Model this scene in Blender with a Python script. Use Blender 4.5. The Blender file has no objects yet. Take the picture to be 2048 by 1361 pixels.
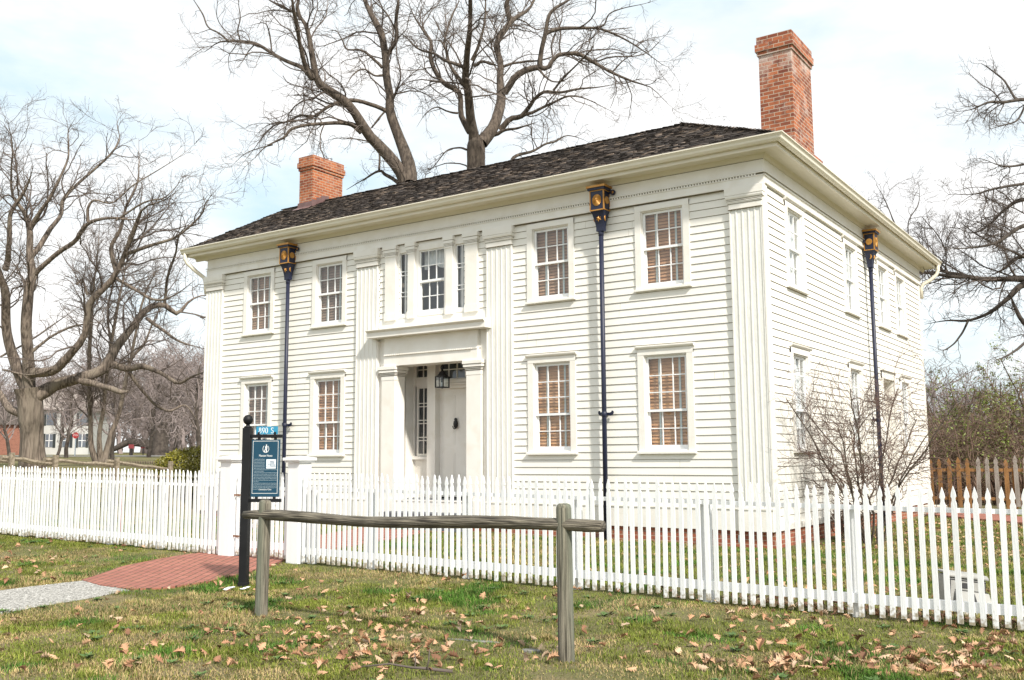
import bpy, math, random
import numpy as np
from mathutils import Matrix, Vector

SC = bpy.context.scene
COL = SC.collection
# ------------------------------------------------------------------ camera
F = 1932.6
YAW, PITCH, ROLL = 0.5984, 0.1222, -0.0057
CAMP = np.array([5.708, -16.258, 1.556])
_cy, _sy, _cp, _sp = math.cos(YAW), math.sin(YAW), math.cos(PITCH), math.sin(PITCH)
FW = np.array([-_sy*_cp, _cy*_cp, _sp])
_r0 = np.array([_cy, _sy, 0.0]); _u0 = np.cross(_r0, FW)
RT = math.cos(ROLL)*_r0 + math.sin(ROLL)*_u0
UP = -math.sin(ROLL)*_r0 + math.cos(ROLL)*_u0
cam = bpy.data.cameras.new('camera'); camo = bpy.data.objects.new('camera', cam); COL.objects.link(camo)
cam.sensor_width = 36; cam.lens = 36*F/2048; cam.clip_end = 3000; cam.clip_start = 0.1
camo.matrix_world = Matrix(((RT[0], UP[0], -FW[0], CAMP[0]), (RT[1], UP[1], -FW[1], CAMP[1]),
                            (RT[2], UP[2], -FW[2], CAMP[2]), (0, 0, 0, 1)))
SC.camera = camo
# ------------------------------------------------------------------ sun, sky, exposure
SUN = np.array([1.0, -0.488, 1.02]); SUN /= np.linalg.norm(SUN)
EXPOSURE = 0.63
ELEV = math.asin(SUN[2]); AZ = math.atan2(SUN[0], SUN[1])
sl = bpy.data.lights.new('sun', 'SUN'); sl.energy = 3.8; sl.angle = math.radians(3.2); sl.color = (1.0, 0.94, 0.85)
so = bpy.data.objects.new('sun', sl); COL.objects.link(so)
so.rotation_euler = Vector(SUN).to_track_quat('Z', 'Y').to_euler()
W = bpy.data.worlds.new('World'); SC.world = W; W.use_nodes = True
nt = W.node_tree; nt.nodes.clear()
def wn(t, **k):
    n = nt.nodes.new(t)
    for a, b in k.items(): setattr(n, a, b)
    return n
_out = wn('ShaderNodeOutputWorld'); _bg = wn('ShaderNodeBackground'); _bg.inputs[1].default_value = 0.1
_sky = wn('ShaderNodeTexSky', sky_type='NISHITA', sun_disc=False, sun_elevation=ELEV, sun_rotation=AZ)
_sky.air_density = 1.0; _sky.dust_density = 1.5
_tc = wn('ShaderNodeTexCoord'); _mp = wn('ShaderNodeMapping'); _mp.inputs['Scale'].default_value = (1.0, 1.0, 2.6)
_mp.inputs['Location'].default_value = (0.35, 0.1, 0.2)
_n1 = wn('ShaderNodeTexNoise'); _n1.inputs['Scale'].default_value = 2.3; _n1.inputs['Detail'].default_value = 7; _n1.inputs['Roughness'].default_value = 0.55
_rp = wn('ShaderNodeValToRGB'); _rp.color_ramp.elements[0].position = 0.345; _rp.color_ramp.elements[1].position = 0.56
_n2 = wn('ShaderNodeTexNoise'); _n2.inputs['Scale'].default_value = 4.0; _n2.inputs['Detail'].default_value = 5
_rp2 = wn('ShaderNodeValToRGB'); _rp2.color_ramp.elements[0].position = 0.3; _rp2.color_ramp.elements[1].position = 0.65
_rp2.color_ramp.elements[0].color = (6.6, 6.75, 6.9, 1); _rp2.color_ramp.elements[1].color = (8.3, 8.2, 8.05, 1)
_thin = wn('ShaderNodeMix', data_type='RGBA'); _thin.inputs[0].default_value = 0.72
_thin.inputs[7].default_value = (5.4, 6.9, 7.5, 1)
_mix = wn('ShaderNodeMix', data_type='RGBA')
L = nt.links.new
L(_tc.outputs['Generated'], _mp.inputs[0]); L(_mp.outputs[0], _n1.inputs[0]); L(_mp.outputs[0], _n2.inputs[0])
L(_n1.outputs[0], _rp.inputs[0]); L(_n2.outputs[0], _rp2.inputs[0])
L(_sky.outputs[0], _thin.inputs[6]); L(_rp.outputs[0], _mix.inputs[0]); L(_thin.outputs[2], _mix.inputs[6]); L(_rp2.outputs[0], _mix.inputs[7])
L(_mix.outputs[2], _bg.inputs[0]); L(_bg.outputs[0], _out.inputs[0])
SC.view_settings.view_transform = 'Standard'; SC.view_settings.look = 'None'; SC.view_settings.exposure = EXPOSURE; SC.view_settings.gamma = 1
try: SC.cycles.transparent_max_bounces = 24; SC.cycles.max_bounces = 8
except Exception: pass

# ------------------------------------------------------------------ helpers
rng = np.random.default_rng(7)
def ray(px, py): return FW + RT*((px-1024)/F) - UP*((py-680.5)/F)
def onY(px, py, Y): d = ray(px, py); return CAMP + d*(Y-CAMP[1])/d[1]
def onX(px, py, X): d = ray(px, py); return CAMP + d*(X-CAMP[0])/d[0]
def atd(px, py, dep): return CAMP + ray(px, py)*dep
def sst(a, b, x):
    t = np.clip((x-a)/(b-a), 0, 1); return t*t*(3-2*t)
def g(x, y):
    """height of the ground"""
    x = np.asarray(x, float); y = np.asarray(y, float)
    fence = 0.165 + 0.0115*np.clip(-x, -4, 14)
    house = 0.01 + 0.008*np.clip(-x, -4, 15)
    near = 0.14 + 0.004*np.clip(-x, -6, 14)
    z = np.where(y > -7.2, house + (fence-house)*sst(0.0, -7.2, y), fence + (near-fence)*sst(-7.4, -9.4, y))
    rise = sst(13.5, 24.0, -x)*sst(-9.0, -2.0, y)
    d = np.hypot(x-5.7, y+16.26)
    z = z + 1.22*rise + 0.0125*np.clip(d-32, 0, 120)*rise
    return z
def onG(px, py):
    z = 0.15
    for _ in range(12):
        d = ray(px, py); p = CAMP + d*(z-CAMP[2])/d[2]; z = 0.5*z + 0.5*float(g(p[0], p[1]))
    return p
def gp(x, y, dz=0.0): return np.array([x, y, float(g(x, y))+dz])

def mesh_obj(name, V, Fc, mat=None, parent=None, smooth=False, col=None, mats=None, mi=None):
    me = bpy.data.meshes.new(name)
    V = np.asarray(V, np.float32)
    if isinstance(Fc, np.ndarray):
        n, k = Fc.shape
        me.vertices.add(len(V)); me.vertices.foreach_set('co', V.ravel())
        me.loops.add(n*k); me.loops.foreach_set('vertex_index', Fc.astype(np.int32).ravel())
        me.polygons.add(n); me.polygons.foreach_set('loop_start', np.arange(0, n*k, k, dtype=np.int32))
        try: me.polygons.foreach_set('loop_total', np.full(n, k, np.int32))
        except Exception: pass
        me.update(calc_edges=True)
    else:
        me.from_pydata([tuple(map(float, v)) for v in V], [], [tuple(f) for f in Fc]); me.update()
    me.polygons.foreach_set('use_smooth', np.full(len(me.polygons), bool(smooth)))
    if col is not None:
        a = me.attributes.new('col', 'FLOAT_COLOR', 'POINT'); c = np.ones((len(V), 4), np.float32); c[:, :3] = col
        a.data.foreach_set('color', c.ravel())
    for m in (mats or ([mat] if mat else [])): me.materials.append(m)
    if mi is not None: me.polygons.foreach_set('material_index', np.asarray(mi, np.int32))
    o = bpy.data.objects.new(name, me); COL.objects.link(o)
    if parent: o.parent = parent
    return o
def tag(o, label, cat, group=None):
    o['label'] = label; o['category'] = cat
    if group: o['group'] = group
    return o
def thing(name, label, cat, loc=(0, 0, 0), rz=0.0, group=None):
    o = bpy.data.objects.new(name, None); COL.objects.link(o); o.location = loc; o.rotation_euler = (0, 0, rz)
    o.empty_display_size = 0.2
    return tag(o, label, cat, group)
def struct(o, kind='structure'): o['kind'] = kind; return o
def dup(o, parent=None):
    c = o.copy(); COL.objects.link(c)
    if parent: c.parent = parent
    for ch in list(o.children): dup(ch, c)
    return c
def bevel(o, w=0.006, s=2):
    m = o.modifiers.new('bevel', 'BEVEL'); m.width = w; m.segments = s; m.limit_method = 'ANGLE'; m.angle_limit = 0.6
    return o
class MB:
    def __init__(s): s.V = []; s.F = []
    def add(s, V, Fc):
        b = len(s.V); s.V += [tuple(v) for v in V]; s.F += [tuple(i+b for i in f) for f in Fc]; return s
    def box(s, x0, x1, y0, y1, z0, z1, M=None):
        V = [(x, y, z) for z in (z0, z1) for (x, y) in ((x0, y0), (x1, y0), (x1, y1), (x0, y1))]
        if M is not None: V = [tuple(M @ Vector(v)) for v in V]
        return s.add(V, [(0, 3, 2, 1), (4, 5, 6, 7), (0, 1, 5, 4), (1, 2, 6, 5), (2, 3, 7, 6), (3, 0, 4, 7)])
    def quad(s, a, b, c, d): return s.add([a, b, c, d], [(0, 1, 2, 3)])
    def prism(s, prof, a0, a1, axis='x', M=None):
        """closed profile of (p, q) swept along an axis: x -> (y, z), y -> (x, z), z -> (x, y)"""
        n = len(prof); V = []
        for a in (a0, a1):
            for p, q in prof: V.append({'x': (a, p, q), 'y': (p, a, q), 'z': (p, q, a)}[axis])
        if M is not None: V = [tuple(M @ Vector(v)) for v in V]
        Fc = [(i, (i+1) % n, n+(i+1) % n, n+i) for i in range(n)] + [tuple(range(n))[::-1], tuple(range(n, 2*n))]
        return s.add(V, Fc)
    def tube(s, P, R, k=10, cap=True):
        V, Fc = tubes(np.asarray(P, float)[None], np.asarray(R, float)[None], k)
        Fl = [tuple(f) for f in Fc.tolist()]; n = len(P)
        if cap: Fl += [tuple(range(k))[::-1], tuple(range((n-1)*k, n*k))]
        return s.add(V.tolist(), Fl)
    def lathe(s, prof, c, k=20):
        V = []; n = len(prof)
        for r, z in prof:
            for j in range(k): a = 2*math.pi*j/k; V.append((c[0]+r*math.cos(a), c[1]+r*math.sin(a), c[2]+z))
        Fc = [(i*k+j, i*k+(j+1) % k, (i+1)*k+(j+1) % k, (i+1)*k+j) for i in range(n-1) for j in range(k)]
        Fc += [tuple(range(k))[::-1], tuple(range((n-1)*k, n*k))]
        return s.add(V, Fc)
    def ob(s, name, mat, parent=None, smooth=False, bev=0):
        o = mesh_obj(name, s.V, s.F, mat, parent, smooth)
        if bev: bevel(o, bev)
        return o
def unit(a): return a/np.maximum(np.linalg.norm(a, axis=-1, keepdims=True), 1e-9)
def tubes(P, R, k=5):
    """P (M,n,3), R (M,n) -> verts and quads of all tubes"""
    M, n, _ = P.shape
    T = np.empty_like(P); T[:, 1:-1] = P[:, 2:]-P[:, :-2]; T[:, 0] = P[:, 1]-P[:, 0]; T[:, -1] = P[:, -1]-P[:, -2]
    T = unit(T); ov = unit(P[:, -1]-P[:, 0])
    ax = np.eye(3)[np.argmin(np.abs(ov), axis=1)]
    N1 = unit(np.cross(T, ax[:, None, :])); N2 = np.cross(T, N1)
    a = np.arange(k)*2*math.pi/k
    V = P[:, :, None, :] + R[:, :, None, None]*(np.cos(a)[None, None, :, None]*N1[:, :, None, :] + np.sin(a)[None, None, :, None]*N2[:, :, None, :])
    base = (np.arange(M)*n*k)[:, None, None]; i = np.arange(n-1)[None, :, None]*k; j = np.arange(k)[None, None, :]; j2 = (j+1) % k
    Fc = np.stack([base+i+j, base+i+j2, base+i+k+j2, base+i+k+j], -1).reshape(-1, 4)
    return V.reshape(-1, 3), Fc
def cat(parts):
    Vs, Fs, b = [], [], 0
    for V, Fc in parts: Vs.append(V); Fs.append(Fc+b); b += len(V)
    return np.concatenate(Vs), np.concatenate(Fs)
def vnoise(x, y, s, seed=0):
    """smooth value noise in numpy"""
    r = np.random.default_rng(seed).random((64, 64))
    x = np.asarray(x)/s; y = np.asarray(y)/s
    ix = np.floor(x).astype(int); iy = np.floor(y).astype(int); fx = x-ix; fy = y-iy
    fx = fx*fx*(3-2*fx); fy = fy*fy*(3-2*fy)
    a = r[ix % 64, iy % 64]; b = r[(ix+1) % 64, iy % 64]; c = r[ix % 64, (iy+1) % 64]; d = r[(ix+1) % 64, (iy+1) % 64]
    return (a*(1-fx)+b*fx)*(1-fy) + (c*(1-fx)+d*fx)*fy
def inpoly(x, y, poly):
    x = np.asarray(x); y = np.asarray(y); c = np.zeros(x.shape, bool); n = len(poly)
    for i in range(n):
        x0, y0 = poly[i][:2]; x1, y1 = poly[(i+1) % n][:2]
        m = ((y0 > y) != (y1 > y)) & (x < (x1-x0)*(y-y0)/(y1-y0+1e-12)+x0); c ^= m
    return c

# ------------------------------------------------------------------ materials
def nodes(name):
    m = bpy.data.materials.new(name); m.use_nodes = True; t = m.node_tree
    return m, t, t.nodes['Principled BSDF'], (lambda ty, **k: _mk(t, ty, k)), t.links.new
def _mk(t, ty, k):
    n = t.nodes.new(ty)
    for a, b in k.items(): setattr(n, a, b)
    return n
def pm(name, c1, c2=None, scale=5.0, rough=0.6, bump=0.0, bscale=40.0, stretch=(1, 1, 1), detail=6, lo=0.35, hi=0.65, metallic=0.0, attr=False, spec=0.5, c3=None, scale3=1.3):
    m, t, b, N, K = nodes(name)
    b.inputs['Roughness'].default_value = rough; b.inputs['Metallic'].default_value = metallic
    b.inputs['Specular IOR Level'].default_value = spec
    tc = N('ShaderNodeTexCoord'); mp = N('ShaderNodeMapping'); mp.inputs['Scale'].default_value = stretch; K(tc.outputs['Object'], mp.inputs[0])
    nz = N('ShaderNodeTexNoise'); nz.inputs['Scale'].default_value = scale; nz.inputs['Detail'].default_value = detail; K(mp.outputs[0], nz.inputs[0])
    rp = N('ShaderNodeValToRGB'); e = rp.color_ramp.elements; e[0].position = lo; e[1].position = hi
    c2 = c2 or c1; e[0].color = (*c1, 1); e[1].color = (*c2, 1); K(nz.outputs[0], rp.inputs[0]); out = rp.outputs[0]
    if c3:
        n3 = N('ShaderNodeTexNoise'); n3.inputs['Scale'].default_value = scale3; n3.inputs['Detail'].default_value = 5; K(mp.outputs[0], n3.inputs[0])
        r3 = N('ShaderNodeValToRGB'); r3.color_ramp.elements[0].position = 0.52; r3.color_ramp.elements[1].position = 0.68; K(n3.outputs[0], r3.inputs[0])
        mx = N('ShaderNodeMix', data_type='RGBA'); K(r3.outputs[0], mx.inputs[0]); K(out, mx.inputs[6]); mx.inputs[7].default_value = (*c3, 1); out = mx.outputs[2]
    if attr:
        at = N('ShaderNodeAttribute', attribute_name='col'); mx = N('ShaderNodeMix', data_type='RGBA', blend_type='MULTIPLY'); mx.inputs[0].default_value = 1.0
        K(out, mx.inputs[6]); K(at.outputs[0], mx.inputs[7]); out = mx.outputs[2]
    K(out, b.inputs['Base Color'])
    if bump:
        n2 = N('ShaderNodeTexNoise'); n2.inputs['Scale'].default_value = bscale; n2.inputs['Detail'].default_value = 5; K(mp.outputs[0], n2.inputs[0])
        bp = N('ShaderNodeBump'); bp.inputs['Strength'].default_value = bump; bp.inputs['Distance'].default_value = 0.02; K(n2.outputs[0], bp.inputs['Height']); K(bp.outputs[0], b.inputs['Normal'])
    return m
def brick_mat(name, cA, cB, cM, dark=(0.10, 0.04, 0.03), uv='wall', w=0.205, h=0.072, rot=0.0, mortar=0.011, stain=0.0, bias=0.0, topz=None):
    m, t, b, N, K = nodes(name); b.inputs['Roughness'].default_value = 0.85
    tc = N('ShaderNodeTexCoord'); sp = N('ShaderNodeSeparateXYZ'); cb = N('ShaderNodeCombineXYZ')
    if uv == 'wall':
        K(tc.outputs['Object'], sp.inputs[0]); ad = N('ShaderNodeMath', operation='ADD'); K(sp.outputs[0], ad.inputs[0]); K(sp.outputs[1], ad.inputs[1])
        K(ad.outputs[0], cb.inputs[0]); K(sp.outputs[2], cb.inputs[1])
    else:
        mp = N('ShaderNodeMapping'); mp.inputs['Rotation'].default_value = (0, 0, rot); K(tc.outputs['Object'], mp.inputs[0]); K(mp.outputs[0], sp.inputs[0])
        K(sp.outputs[0], cb.inputs[0]); K(sp.outputs[1], cb.inputs[1])
    wv = N('ShaderNodeTexNoise'); wv.inputs['Scale'].default_value = 3.0; K(tc.outputs['Object'], wv.inputs[0])
    vm = N('ShaderNodeVectorMath', operation='MULTIPLY_ADD'); vm.inputs[1].default_value = (0.014, 0.014, 0); K(wv.outputs[1], vm.inputs[0]); K(cb.outputs[0], vm.inputs[2])
    bt = N('ShaderNodeTexBrick'); bt.inputs['Scale'].default_value = 1.0; bt.inputs['Brick Width'].default_value = w; bt.inputs['Row Height'].default_value = h
    bt.inputs['Mortar Size'].default_value = mortar; bt.inputs['Mortar Smooth'].default_value = 0.25; bt.inputs['Bias'].default_value = bias
    bt.inputs['Color1'].default_value = (*cA, 1); bt.inputs['Color2'].default_value = (*cB, 1); bt.inputs['Mortar'].default_value = (*cM, 1); K(vm.outputs[0], bt.inputs[0])
    # some bricks burnt darker, plus smudges
    nz = N('ShaderNodeTexNoise'); nz.inputs['Scale'].default_value = 6.5; nz.inputs['Detail'].default_value = 8; K(tc.outputs['Object'], nz.inputs[0])
    rp = N('ShaderNodeValToRGB'); rp.color_ramp.elements[0].position = 0.52; rp.color_ramp.elements[1].position = 0.75; K(nz.outputs[0], rp.inputs[0])
    mx = N('ShaderNodeMix', data_type='RGBA'); mu = N('ShaderNodeMath', operation='MULTIPLY'); mu.inputs[1].default_value = 0.75; K(rp.outputs[0], mu.inputs[0]); K(mu.outputs[0], mx.inputs[0])
    K(bt.outputs['Color'], mx.inputs[6]); mx.inputs[7].default_value = (*dark, 1); out = mx.outputs[2]
    if stain:
        n2 = N('ShaderNodeTexNoise'); n2.inputs['Scale'].default_value = 2.2; n2.inputs['Detail'].default_value = 9; n2.inputs['Roughness'].default_value = 0.7; K(tc.outputs['Object'], n2.inputs[0])
        r2 = N('ShaderNodeValToRGB'); r2.color_ramp.elements[0].position = 0.55; r2.color_ramp.elements[1].position = 0.72; K(n2.outputs[0], r2.inputs[0])
        m2 = N('ShaderNodeMath', operation='MULTIPLY'); m2.inputs[1].default_value = stain; K(r2.outputs[0], m2.inputs[0])
        if topz:
            sz = N('ShaderNodeSeparateXYZ'); K(tc.outputs['Object'], sz.inputs[0]); mz = N('ShaderNodeMapRange'); mz.inputs[1].default_value = topz-0.55; mz.inputs[2].default_value = topz; mz.inputs[3].default_value = 0; mz.inputs[4].default_value = 0.17; K(sz.outputs[2], mz.inputs[0])
            lt = N('ShaderNodeMath', operation='LESS_THAN'); lt.inputs[1].default_value = topz; K(sz.outputs[2], lt.inputs[0]); ml = N('ShaderNodeMath', operation='MULTIPLY'); K(mz.outputs[0], ml.inputs[0]); K(lt.outputs[0], ml.inputs[1])
            az = N('ShaderNodeMath', operation='ADD'); K(n2.outputs[0], az.inputs[0]); K(ml.outputs[0], az.inputs[1]); K(az.outputs[0], r2.inputs[0])
        x2 = N('ShaderNodeMix', data_type='RGBA'); K(m2.outputs[0], x2.inputs[0]); K(out, x2.inputs[6]); x2.inputs[7].default_value = (0.62, 0.55, 0.50, 1); out = x2.outputs[2]
    K(out, b.inputs['Base Color'])
    bp = N('ShaderNodeBump'); bp.inputs['Strength'].default_value = 0.6; bp.inputs['Distance'].default_value = 0.006; bp.invert = True
    K(bt.outputs['Fac'], bp.inputs['Height']); K(bp.outputs[0], b.inputs['Normal'])
    return m
def glass_mat(name, tint=(0.93, 0.96, 0.96), wav=0.25, scale=5.0):
    m, t, b, N, K = nodes(name); t.nodes.remove(b)
    out = t.nodes['Material Output']; tr = N('ShaderNodeBsdfTransparent'); tr.inputs[0].default_value = (*tint, 1)
    gl = N('ShaderNodeBsdfGlossy'); gl.inputs['Roughness'].default_value = 0.015
    lw = N('ShaderNodeLayerWeight'); lw.inputs[0].default_value = 0.5; pw = N('ShaderNodeMath', operation='POWER'); pw.inputs[1].default_value = 4.0; K(lw.outputs['Facing'], pw.inputs[0]); fr = N('ShaderNodeMapRange'); fr.inputs[3].default_value = 0.09; fr.inputs[4].default_value = 0.95; K(pw.outputs[0], fr.inputs[0])
    tc = N('ShaderNodeNewGeometry'); nz = N('ShaderNodeTexNoise'); nz.inputs['Scale'].default_value = scale; nz.inputs['Detail'].default_value = 2; K(tc.outputs['Position'], nz.inputs[0])
    bp = N('ShaderNodeBump'); bp.inputs['Strength'].default_value = wav; bp.inputs['Distance'].default_value = 0.05; K(nz.outputs[0], bp.inputs['Height'])
    K(bp.outputs[0], gl.inputs['Normal'])
    mx = N('ShaderNodeMixShader'); K(fr.outputs[0], mx.inputs[0]); K(tr.outputs[0], mx.inputs[1]); K(gl.outputs[0], mx.inputs[2]); K(mx.outputs[0], out.inputs[0])
    return m
M = {}
M['paint'] = pm('cream_paint', (0.79, 0.77, 0.71), (0.84, 0.82, 0.765), scale=1.2, rough=0.5, bump=0.06, bscale=60, stretch=(1, 1, 5))
M['trim'] = pm('trim_paint', (0.775, 0.75, 0.70), (0.83, 0.81, 0.765), scale=2.0, rough=0.5, bump=0.12, bscale=35, c3=(0.765, 0.735, 0.67), scale3=3.0)
M['pil'] = pm('weathered_trim_paint', (0.74, 0.73, 0.69), (0.80, 0.79, 0.75), scale=4.0, rough=0.6, bump=0.35, bscale=22, stretch=(1, 1, 0.35))
M['joint'] = pm('dirt_shade_joint', (0.12, 0.10, 0.07), (0.20, 0.17, 0.12), scale=9, rough=0.95)  # joint dirt, plus shade painted into grooves where it stays weak
M['lapshade'] = pm('lap_gap_shade', (0.22, 0.19, 0.14), (0.32, 0.28, 0.21), scale=9, rough=0.95)  # gap shade under each lap put in as dark colour, with joint dirt
M['white'] = pm('white_fence_paint', (0.80, 0.81, 0.82), (0.86, 0.865, 0.87), scale=3, rough=0.5, bump=0.15, bscale=30, stretch=(3, 3, 0.6))
M['gutter'] = pm('gutter_enamel', (0.71, 0.665, 0.555), (0.75, 0.705, 0.595), scale=2, rough=0.35)
M['navy'] = pm('navy_metal_paint', (0.006, 0.009, 0.030), (0.011, 0.016, 0.045), scale=3, rough=0.5)
M['gold'] = pm('gold_leaf', (0.40, 0.19, 0.04), (0.54, 0.275, 0.065), scale=8, rough=0.4, metallic=0.35)
M['shingle'] = pm('weathered_shakes', (0.75, 0.72, 0.70), (1.1, 1.05, 1.0), scale=14, rough=0.9, bump=0.3, bscale=60, attr=True)
M['chim'] = brick_mat('chimney_brick', (0.22, 0.053, 0.024), (0.43, 0.135, 0.05), (0.42, 0.31, 0.22), w=0.215, h=0.078, stain=0.2, mortar=0.009)
M['chimw'] = brick_mat('weathered_chimney_brick', (0.17, 0.042, 0.022), (0.42, 0.13, 0.052), (0.44, 0.34, 0.26), w=0.215, h=0.078, stain=0.65, mortar=0.009, topz=9.68)
M['found'] = brick_mat('foundation_brick', (0.27, 0.075, 0.04), (0.36, 0.12, 0.062), (0.42, 0.31, 0.23), w=0.215, h=0.078, mortar=0.008)
M['pave'] = brick_mat('paving_brick', (0.27, 0.098, 0.068), (0.34, 0.13, 0.092), (0.05, 0.042, 0.022), uv='flat', w=0.215, h=0.11, rot=-2.16, mortar=0.008, dark=(0.24, 0.085, 0.07))
M['flash'] = pm('brown_flashing', (0.13, 0.075, 0.07), (0.17, 0.10, 0.095), scale=6, rough=0.45)
M['zinc'] = pm('galvanised_flue', (0.40, 0.47, 0.53), (0.50, 0.56, 0.60), scale=12, rough=0.35, metallic=0.6)
M['glass'] = glass_mat('old_window_glass')
M['wglass'] = glass_mat('wavy_side_glass', wav=0.8, scale=3.2)
M['blind'] = pm('brown_wood_blind', (0.42, 0.205, 0.105), (0.58, 0.32, 0.18), scale=3, rough=0.55, stretch=(1, 1, 14))
M['tape'] = pm('blind_tape', (0.55, 0.60, 0.60), rough=0.8)
M['lace'] = pm('white_lace', (0.60, 0.61, 0.62), (0.86, 0.86, 0.86), scale=5, rough=0.9, stretch=(6, 6, 1))
M['room'] = pm('dim_room', (0.10, 0.12, 0.15), (0.14, 0.16, 0.19), scale=1.5, rough=0.9)
M['iron'] = pm('black_iron', (0.012, 0.012, 0.013), (0.02, 0.02, 0.022), scale=9, rough=0.5)
M['post'] = pm('black_post_paint', (0.006, 0.0065, 0.0075), (0.011, 0.0115, 0.013), scale=4, rough=0.55, spec=0.3)
M['stone'] = pm('grey_step_stone', (0.09, 0.10, 0.115), (0.15, 0.155, 0.165), scale=7, rough=0.85, bump=0.2)
M['slab'] = pm('grey_slab', (0.13, 0.128, 0.115), (0.22, 0.215, 0.195), scale=14, rough=0.9, bump=0.3)
M['pale'] = pm('pale_concrete', (0.45, 0.43, 0.38), (0.58, 0.56, 0.50), scale=14, rough=0.9, bump=0.3)
M['log'] = pm('weathered_log', (0.06, 0.052, 0.038), (0.27, 0.245, 0.19), scale=4.2, rough=0.95, bump=1.0, bscale=5, stretch=(22, 22, 0.6), c3=(0.17, 0.185, 0.14), scale3=0.25, lo=0.36, hi=0.60, detail=10)
M['logx'] = pm('weathered_rail', (0.04, 0.034, 0.027), (0.27, 0.24, 0.185), scale=4.0, rough=0.95, bump=1.0, bscale=5, stretch=(0.8, 22, 22), lo=0.38, hi=0.66, detail=10, c3=(0.085, 0.075, 0.058), scale3=1.4)
M['split'] = pm('split_rail_wood', (0.16, 0.13, 0.09), (0.31, 0.26, 0.195), scale=3, rough=0.9, stretch=(1, 6, 6), bump=0.5, bscale=12)
M['panel'] = pm('sign_teal', (0.012, 0.055, 0.095), (0.016, 0.064, 0.108), scale=3, rough=0.5, spec=0.25)
M['plate'] = pm('number_plate_blue', (0.035, 0.24, 0.40), rough=0.5, spec=0.3)
M['ink'] = pm('sign_white', (0.78, 0.80, 0.80), rough=0.5)
M['ink2'] = pm('sign_pale_text', (0.34, 0.43, 0.48), rough=0.5)
M['pic1'] = pm('print_grey', (0.22, 0.26, 0.32), rough=0.5)
M['pic2'] = pm('print_pale', (0.50, 0.56, 0.62), rough=0.5)
M['picw'] = pm('print_white', (0.72, 0.77, 0.82), rough=0.5)
M['bark'] = pm('maple_bark', (0.05, 0.038, 0.03), (0.145, 0.115, 0.09), scale=5, rough=0.95, bump=0.9, bscale=9, stretch=(2.5, 2.5, 0.7))
M['oakbark'] = pm('oak_bark', (0.075, 0.058, 0.046), (0.23, 0.185, 0.15), scale=4, rough=0.95, bump=1.0, bscale=6, stretch=(5, 5, 0.55), lo=0.4, hi=0.6, c3=(0.22, 0.185, 0.145), scale3=0.5)
M['dbark'] = pm('dark_bark', (0.045, 0.036, 0.03), (0.095, 0.078, 0.065), scale=5, rough=0.95, bump=0.7, bscale=12)
M['twig'] = pm('grey_twigs', (0.09, 0.07, 0.06), (0.16, 0.13, 0.112), scale=0.6, rough=0.95)
M['dtwig'] = pm('dark_twigs', (0.07, 0.055, 0.046), (0.12, 0.095, 0.08), scale=0.8, rough=0.95)
M['rtwig'] = pm('reddish_twigs', (0.16, 0.095, 0.068), (0.27, 0.195, 0.145), scale=2, rough=0.9)
M['brush'] = pm('dry_brush', (0.28, 0.16, 0.11), (0.40, 0.27, 0.19), scale=0.7, rough=1.0)
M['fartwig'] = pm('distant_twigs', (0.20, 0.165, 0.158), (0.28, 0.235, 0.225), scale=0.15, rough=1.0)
M['brownfence'] = pm('brown_fence_wood', (0.22, 0.105, 0.035), (0.34, 0.17, 0.06), scale=5, rough=0.8, stretch=(3, 3, 0.5), bump=0.3)
M['greyfence'] = pm('grey_fence_wood', (0.24, 0.205, 0.18), (0.36, 0.32, 0.29), scale=5, rough=0.85, stretch=(3, 3, 0.5), bump=0.3)
M['purple'] = pm('maroon_fence', (0.075, 0.04, 0.045), (0.11, 0.06, 0.065), scale=2, rough=0.8)
M['farbrick'] = brick_mat('far_brick', (0.24, 0.085, 0.055), (0.28, 0.11, 0.07), (0.28, 0.16, 0.12))
M['farwhite'] = pm('far_white_siding', (0.46, 0.465, 0.45), (0.52, 0.525, 0.51), scale=1, rough=0.7)
M['shutter'] = pm('dark_shutter', (0.02, 0.028, 0.03), rough=0.6)
M['asphalt'] = pm('road_asphalt', (0.16, 0.155, 0.15), (0.22, 0.215, 0.205), scale=20, rough=0.95)
M['red'] = pm('stop_red', (0.42, 0.018, 0.02), rough=0.4)
M['dred'] = pm('faded_red', (0.20, 0.03, 0.035), rough=0.7)
M['util'] = pm('pale_plastic', (0.27, 0.27, 0.255), (0.36, 0.36, 0.34), scale=6, rough=0.6, bump=0.1)
M['paper'] = pm('paper_scrap', (0.72, 0.74, 0.78), (0.45, 0.52, 0.66), scale=30, rough=0.8, lo=0.5, hi=0.7)
M['gravel'] = None

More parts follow.
